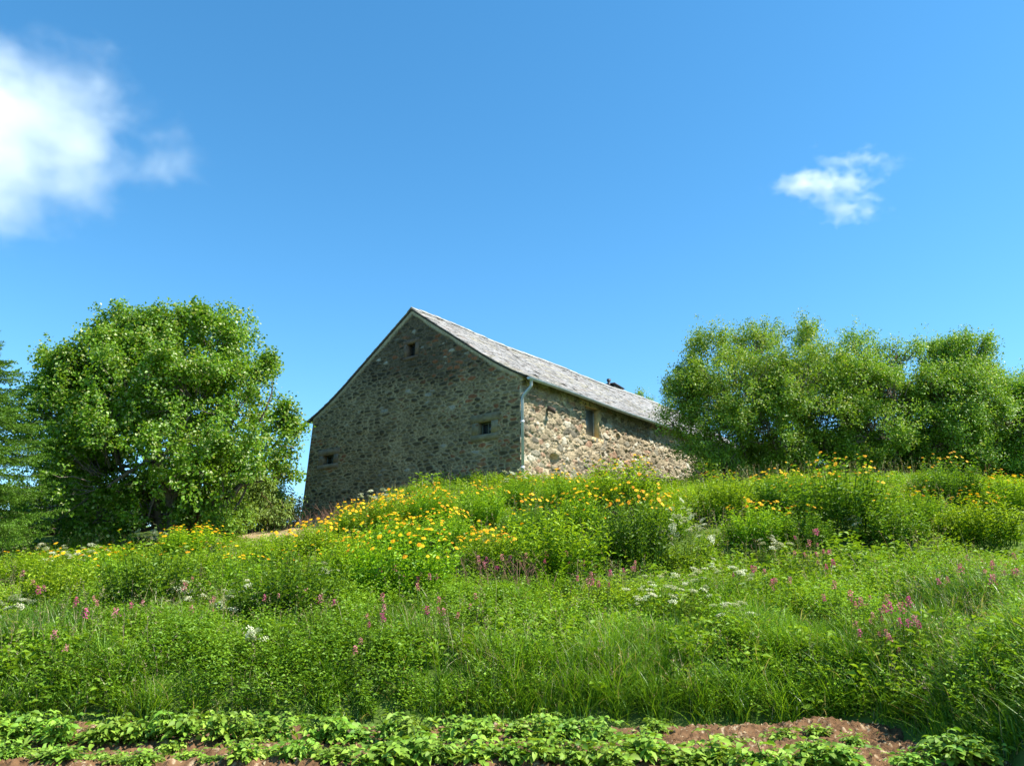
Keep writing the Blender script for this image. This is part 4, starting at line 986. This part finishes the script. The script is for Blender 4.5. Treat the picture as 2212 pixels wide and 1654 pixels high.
m = herbs(4200, 8.0, 25, lambda x, y: meadow_ok(x, y) * (1 - drymask(x, y)) * sstep(.5, .64, fbm(x * .6, y * .6, seed=97)), lambda x, y: .15 + .5 * fbm(x * .9, y * .9, seed=98), 11, .20, .40, (np.array([.10, .22, .012]), np.array([.28, .46, .03])))
tag(m.obj('broad_leaf_herbs', M_HERB), 'patches of broader bright leaves low on the slope', 'herbs', kind='stuff')

# arching grass tussocks at the foot of the bank, each a thing
def tussock(px, py, h, n, seed, label):
    rg = np.random.default_rng(seed); g = ground_hit(px, py); mb = MB()
    x = g[0] + rg.normal(size=n) * .10; y = g[1] + rg.normal(size=n) * .10; k = rg.random((n, 1))
    blades(mb, x, y, h * .85 * rg.uniform(.4, 1.15, n), rg.uniform(.4, 1.5, n), rg.uniform(0, 6.28, n), rg.uniform(.010, .016, n), GP[0] * .85 * (1 - k) + GP[1] * 1.1 * k, 5, 2.0)
    for v in mb.v: v -= g
    o = mb.obj('grass_tussock', M_GRASS); o.location = Vector([float(q) for q in g]); return tag(o, label, 'grass tussock', 'arching tussocks at the foot of the bank')
for k, (px, py, h, n, lab) in enumerate([(700, 1530, .75, 130, 'arching grass tussock behind the middle of the back potato row'), (1240, 1540, .75, 120, 'arching grass tussock just right of the potato row gap'), (1330, 1535, .9, 170, 'tall arching grass tussock left of the soil mound'),
        (1420, 1545, .8, 150, 'arching grass tussock leaning over the soil mound edge'), (1520, 1550, .85, 170, 'wide arching grass tussock at the left end of the soil mound'), (1600, 1545, .95, 170, 'tallest arching grass tussock, above the soil mound'),
        (1700, 1550, .8, 140, 'arching grass tussock above the middle of the soil mound'), (1800, 1540, .75, 140, 'arching grass tussock above the right half of the soil mound'), (1930, 1560, .6, 120, 'arching grass tussock where the soil narrows'), (2030, 1590, .55, 120, 'grass tussock at the right end of the bare soil'),
        (2120, 1640, .5, 120, 'low grass tussock in the bottom right corner'), (1080, 1525, .7, 110, 'arching grass tussock behind the tall potato plants'), (930, 1525, .65, 100, 'thin grass tussock behind the back potato row, left of centre')]):
    tussock(px, py, h, n, 800 + k, lab)

# ------------------------------------------------------------------ potatoes
def potato_mesh(seed):
    rg = np.random.default_rng(seed); mb = MB(); P, A, N, L_, Cc = [], [], [], [], []
    for s in range(14):
        a = rg.uniform(0, 6.28); out = np.array([math.cos(a), math.sin(a), 0]); h = rg.uniform(.12, .29); sp_ = rg.uniform(.04, .20)
        t = np.linspace(0, 1, 4); S = out * (sp_ * t ** 1.3)[:, None] + np.array([0, 0, 1.]) * (h * t - .02)[:, None]
        mb.tube(S, [.008, .007, .006, .004], 4, (.10, .17, .03), cap=False)
        for e in range(6):
            u = .3 + .7 * (e + rg.random()) / 6; b = np.array([np.interp(u, t, S[:, c]) for c in range(3)]); an = a + e * 2.4 + rg.normal() * .3
            d = np.array([math.cos(an), math.sin(an), rg.uniform(.25, .7)]); d /= np.linalg.norm(d); ln = rg.uniform(.10, .19); q = np.linspace(0, 1, 4)
            Rr = b + d * (ln * q)[:, None] - np.array([0, 0, 1.]) * (ln * .45 * q ** 2)[:, None]
            mb.tube(Rr, [.003, .003, .002, .0015], 3, (.13, .21, .035), cap=False); sdv = unit(np.cross(d, [0, 0, 1.]))
            tone = rg.uniform(.6, 1.2)
            for (uu, sg) in ((.35, 1), (.38, -1), (.66, 1), (.70, -1), (1.0, 0)):
                p = np.array([np.interp(uu, q, Rr[:, c]) for c in range(3)]); ax = d * .5 + sdv * sg * .9 if sg else d + [0, 0, -.5]
                P.append(p); A.append(ax + rg.normal(size=3) * .15); N.append(np.array([0, 0, 1.]) + rg.normal(size=3) * .5); L_.append(rg.uniform(.045, .085) * (1.25 if not sg else .8 + .4 * uu)); k = rg.random(); Cc.append((np.array([.13, .28, .018]) * (1 - k) + np.array([.31, .47, .055]) * k) * tone)
    L_ = np.array(L_); leaves_big(mb, np.array(P), np.array(A), np.array(N), L_, L_ * .62, np.array(Cc), .13, .35)
    return mb.mesh('potato_plant', M_POTATO)
pots = [potato_mesh(900 + k) for k in range(6)]
back, front, low = [], [], []
x = -8.3
while x < 1.15:
    back.append((x + rgc.normal() * .05, row_y(x, 0) + rgc.normal() * .06 + (.12 if x > -3 else 0), rgc.uniform(.9, 1.25))); x += rgc.uniform(.24, .38) + (.3 if rgc.random() < .08 else 0)
x = -1.6
while x < 4.4:
    front.append((x + rgc.normal() * .05, row_y(x, 1) + .02 + rgc.normal() * .07 - .05 * (x > 2), rgc.uniform(.9, 1.25))); x += rgc.uniform(.26, .42) + (.3 if rgc.random() < .1 else 0)
for px, py, s in ((15, 1648, .7), (140, 1648, .75), (300, 1655, .7), (410, 1640, .7), (520, 1652, .75), (560, 1625, .6), (640, 1650, .8), (225, 1640, .6), (1580, 1600, .7), (1770, 1590, .6), (1840, 1605, .6), (40, 1640, .8), (95, 1650, .6), (190, 1625, .5), (250, 1650, .55), (330, 1640, .5), (370, 1615, .6), (455, 1650, .5), (580, 1645, .6), (700, 1635, .7), (1170, 1560, .95), (1215, 1585, .9), (1290, 1585, .8), (1350, 1590, .75), (1420, 1580, .7), (1400, 1555, .6), (1690, 1600, .8), (2010, 1625, .4), (2100, 1600, .4), (2160, 1640, .5)):
    r = ray(px, py); Y = CAMZ / -r[2] * r[1]; low.append((r[0] * Y / r[1], Y, s))
def put(lst, fmt, grp):
    for n, (x, y, s) in enumerate(sorted(lst)):
        o = link('potato_plant', pots[int(rgc.integers(0, 6))]); o.location = (float(x), float(y), float(soil_z(np.array(x), np.array(y))) - .02)
        o.rotation_euler = (0, 0, rgc.uniform(0, 6.28)); o.scale = (s, s, s * rgc.uniform(.85, 1.2) if grp[0] == 'b' else s * rgc.uniform(.65, 1.0)); tag(o, fmt.format(ordw[n]), 'potato plant', grp)
put(back, 'leafy potato plant in the back row against the bank, {} from the left', 'back potato row')
put(front, 'leafy potato plant in the front row at the bottom edge, {} from the left', 'front potato row')
put(low, 'single potato plant standing off the rows on bare soil, {} from the left', 'stray potato plants')

# crumbs, straw and weed seedlings lying on the tilled soil
x = R.uniform(-6.5, 6.5, 5200); y = R.uniform(7.4, 11.2, 5200); k = y < yfoot(x / y) - .02; x, y = x[k], y[k]; n = len(x); a = R.uniform(0, 6.28, n)
z = soil_z(x, y); kind = R.random((n, 1)); col = np.where(kind < .45, np.array([.40, .31, .18]), np.where(kind < .75, np.array([.13, .08, .045]), np.array([.16, .30, .03]))) * R.uniform(.6, 1.3, (n, 1))
mb = MB(); leaves(mb, np.stack([x, y, z + .006], 1), np.stack([np.cos(a), np.sin(a), R.uniform(0, .7, n)], 1), unit(R.normal(size=(n, 3)) * .4 + [0, 0, 1]), R.uniform(.02, .07, n), R.uniform(.006, .03, n), col, .2)
tag(mb.obj('soil_litter', M_STALK), 'bits of straw, crumbs and seedlings strewn over the brown soil', 'litter', kind='stuff')

# ------------------------------------------------------------------ clouds
def cloud(px, py, Y, wpx, hpx, dpt, seed, label, dens, scale, thr, noise_amp, stretch=(1, 1, 1), lobes=None, warp=.4):
    c = at(px, py, Y); m = Y / F
    me = bpy.data.meshes.new('cloud'); import bmesh
    bm = bmesh.new(); bmesh.ops.create_icosphere(bm, subdivisions=4, radius=1.0)
    for v in bm.verts: v.co = Vector((v.co.x * wpx * m / 2, v.co.y * dpt / 2, v.co.z * hpx * m / 2))
    bm.to_mesh(me); bm.free(); o = link('cloud', me); o.location = Vector([float(q) for q in c]); tag(o, label, 'cloud')
    mt, nt, N, L = newmat('cloud vapour'); out = N.new('ShaderNodeOutputMaterial'); pv = N.new('ShaderNodeVolumePrincipled')
    pv.inputs['Color'].default_value = (.99, .99, .99, 1); pv.inputs['Anisotropy'].default_value = .0
    tc = N.new('ShaderNodeTexCoord'); mp = N.new('ShaderNodeMapping'); L.new(tc.outputs['Object'], mp.inputs['Vector'])
    mp.inputs['Scale'].default_value = (2 / (wpx * m), 2 / dpt, 2 / (hpx * m))
    nz = N.new('ShaderNodeTexNoise'); nz.inputs['Scale'].default_value = scale; nz.inputs['Detail'].default_value = 7; nz.inputs['Roughness'].default_value = .58; nz.inputs['Distortion'].default_value = .35
    mp2 = N.new('ShaderNodeMapping'); mp2.inputs['Location'].default_value = (seed, seed * .7, seed * .3); mp2.inputs['Scale'].default_value = (stretch[0] * 2 / (wpx * m), stretch[1] * 2 / (wpx * m), stretch[2] * 2 / (wpx * m))
    L.new(tc.outputs['Object'], mp2.inputs['Vector']); L.new(mp2.outputs[0], nz.inputs['Vector'])
    # falloff: union of a few soft ellipsoids in the cloud's own unit space
    n2 = N.new('ShaderNodeTexNoise'); n2.inputs['Scale'].default_value = scale * .8; n2.inputs['Detail'].default_value = 6; n2.inputs['Roughness'].default_value = .6; L.new(mp2.outputs[0], n2.inputs['Vector'])
    sb = N.new('ShaderNodeVectorMath'); sb.operation = 'SUBTRACT'; sb.inputs[1].default_value = (.5, .5, .5); L.new(n2.outputs['Color'], sb.inputs[0])
    wm = N.new('ShaderNodeVectorMath'); wm.operation = 'MULTIPLY_ADD'; wm.inputs[1].default_value = (warp, warp, warp); L.new(sb.outputs[0], wm.inputs[0]); L.new(mp.outputs[0], wm.inputs[2])
    acc = None
    for (cx, cz, rx, rz_, w) in lobes or [(0, 0, 1, 1, 1)]:
        mm = N.new('ShaderNodeMapping'); mm.vector_type = 'TEXTURE'; mm.inputs['Location'].default_value = (cx, 0, cz); mm.inputs['Scale'].default_value = (rx, min(rx, .9), rz_); L.new(wm.outputs[0], mm.inputs['Vector'])
        ln = N.new('ShaderNodeVectorMath'); ln.operation = 'LENGTH'; L.new(mm.outputs[0], ln.inputs[0])
        iv = N.new('ShaderNodeMath'); iv.operation = 'MULTIPLY_ADD'; iv.inputs[1].default_value = -w; iv.inputs[2].default_value = w; L.new(ln.outputs['Value'], iv.inputs[0])
        if acc is None: acc = iv
        else:
            mxn = N.new('ShaderNodeMath'); mxn.operation = 'MAXIMUM'; L.new(acc.outputs[0], mxn.inputs[0]); L.new(iv.outputs[0], mxn.inputs[1]); acc = mxn
    ad = N.new('ShaderNodeMath'); ad.operation = 'MULTIPLY_ADD'; L.new(nz.outputs['Fac'], ad.inputs[0]); ad.inputs[1].default_value = noise_amp; L.new(acc.outputs[0], ad.inputs[2])
    mr = N.new('ShaderNodeMapRange'); mr.inputs['From Min'].default_value = thr[0]; mr.inputs['From Max'].default_value = thr[1]; mr.inputs['To Max'].default_value = dens; mr.interpolation_type = 'SMOOTHSTEP'
    L.new(ad.outputs[0], mr.inputs['Value'])
    # nothing outside the domain's rim
    lr = N.new('ShaderNodeVectorMath'); lr.operation = 'LENGTH'; L.new(mp.outputs[0], lr.inputs[0])
    rim = N.new('ShaderNodeMapRange'); rim.inputs['From Min'].default_value = .98; rim.inputs['From Max'].default_value = .75; L.new(lr.outputs['Value'], rim.inputs['Value'])
    mu = N.new('ShaderNodeMath'); mu.operation = 'MULTIPLY'; L.new(mr.outputs[0], mu.inputs[0]); L.new(rim.outputs[0], mu.inputs[1])
    L.new(mu.outputs[0], pv.inputs['Density']); L.new(pv.outputs[0], out.inputs['Volume'])
    me.materials.append(mt); return o
cloud(-60, 300, 400, 1400, 900, 110, 3.1, 'big soft white cloud at the left edge of the sky', .030, 5.2, (.60, 1.5), 1.25, (1, 1, 1.4),
      [(-.10, .0, .76, .68, 1.0), (.22, -.06, .46, .40, .8), (.46, -.12, .40, .13, .20)], .6)
cloud(1790, 410, 400, 520, 330, 26, 8.4, 'small ragged white cloud above the willows', .15, 5.5, (.50, 1.2), 1.05, (1, 1, 1.5),
      [(-.16, .08, .50, .22, .85), (.10, .14, .40, .2, .7), (.14, -.30, .36, .30, .5), (.36, .48, .46, .16, .30), (.02, -.1, .3, .3, .55)], .65)

# ------------------------------------------------------------------ light, sky, camera
SUN_EL, SUN_AZ = rad(53), rad(104)          # azimuth clockwise from +Y (the view direction): to the right, a touch behind the camera
sd = Vector((math.sin(SUN_AZ) * math.cos(SUN_EL), math.cos(SUN_AZ) * math.cos(SUN_EL), math.sin(SUN_EL)))
sl = bpy.data.lights.new('sun', 'SUN'); sl.energy = 4.9; sl.angle = rad(.53); sl.color = (1.0, .95, .86)
so = bpy.data.objects.new('sun', sl); C.objects.link(so); so.rotation_euler = sd.to_track_quat('Z', 'Y').to_euler()
w = bpy.data.worlds.new('World'); bpy.context.scene.world = w; w.use_nodes = True; nt = w.node_tree; nt.nodes.clear()
out = nt.nodes.new('ShaderNodeOutputWorld'); bg = nt.nodes.new('ShaderNodeBackground'); sk = nt.nodes.new('ShaderNodeTexSky')
sk.sky_type = 'NISHITA'; sk.sun_disc = False; sk.sun_elevation = SUN_EL; sk.sun_rotation = SUN_AZ; sk.air_density = 1.0; sk.dust_density = .3; sk.ozone_density = 3.0; sk.altitude = 800
hsv = nt.nodes.new('ShaderNodeHueSaturation'); hsv.inputs['Saturation'].default_value = 1.25; hsv.inputs['Hue'].default_value = .488
nt.links.new(sk.outputs[0], hsv.inputs['Color']); nt.links.new(hsv.outputs[0], bg.inputs['Color']); bg.inputs['Strength'].default_value = .126; nt.links.new(bg.outputs[0], out.inputs['Surface'])

cam = bpy.data.cameras.new('camera'); co = bpy.data.objects.new('camera', cam); C.objects.link(co)
cam.sensor_width = 36; cam.lens = 36 * F / 2212; cam.clip_end = 5000; cam.clip_start = .1
co.location = (0, 0, CAMZ); co.rotation_euler = (PI / 2 + PITCH, 0, 0)
sc = bpy.context.scene; sc.camera = co
sc.view_settings.view_transform = 'Standard'; sc.view_settings.look = 'None'; sc.view_settings.exposure = 1.12; sc.view_settings.gamma = 1
sc.cycles.max_bounces = 10; sc.cycles.diffuse_bounces = 4; sc.cycles.glossy_bounces = 2; sc.cycles.transmission_bounces = 4; sc.cycles.volume_bounces = 8; sc.cycles.transparent_max_bounces = 8
sc.cycles.volume_step_rate = 2; sc.cycles.use_denoising = True
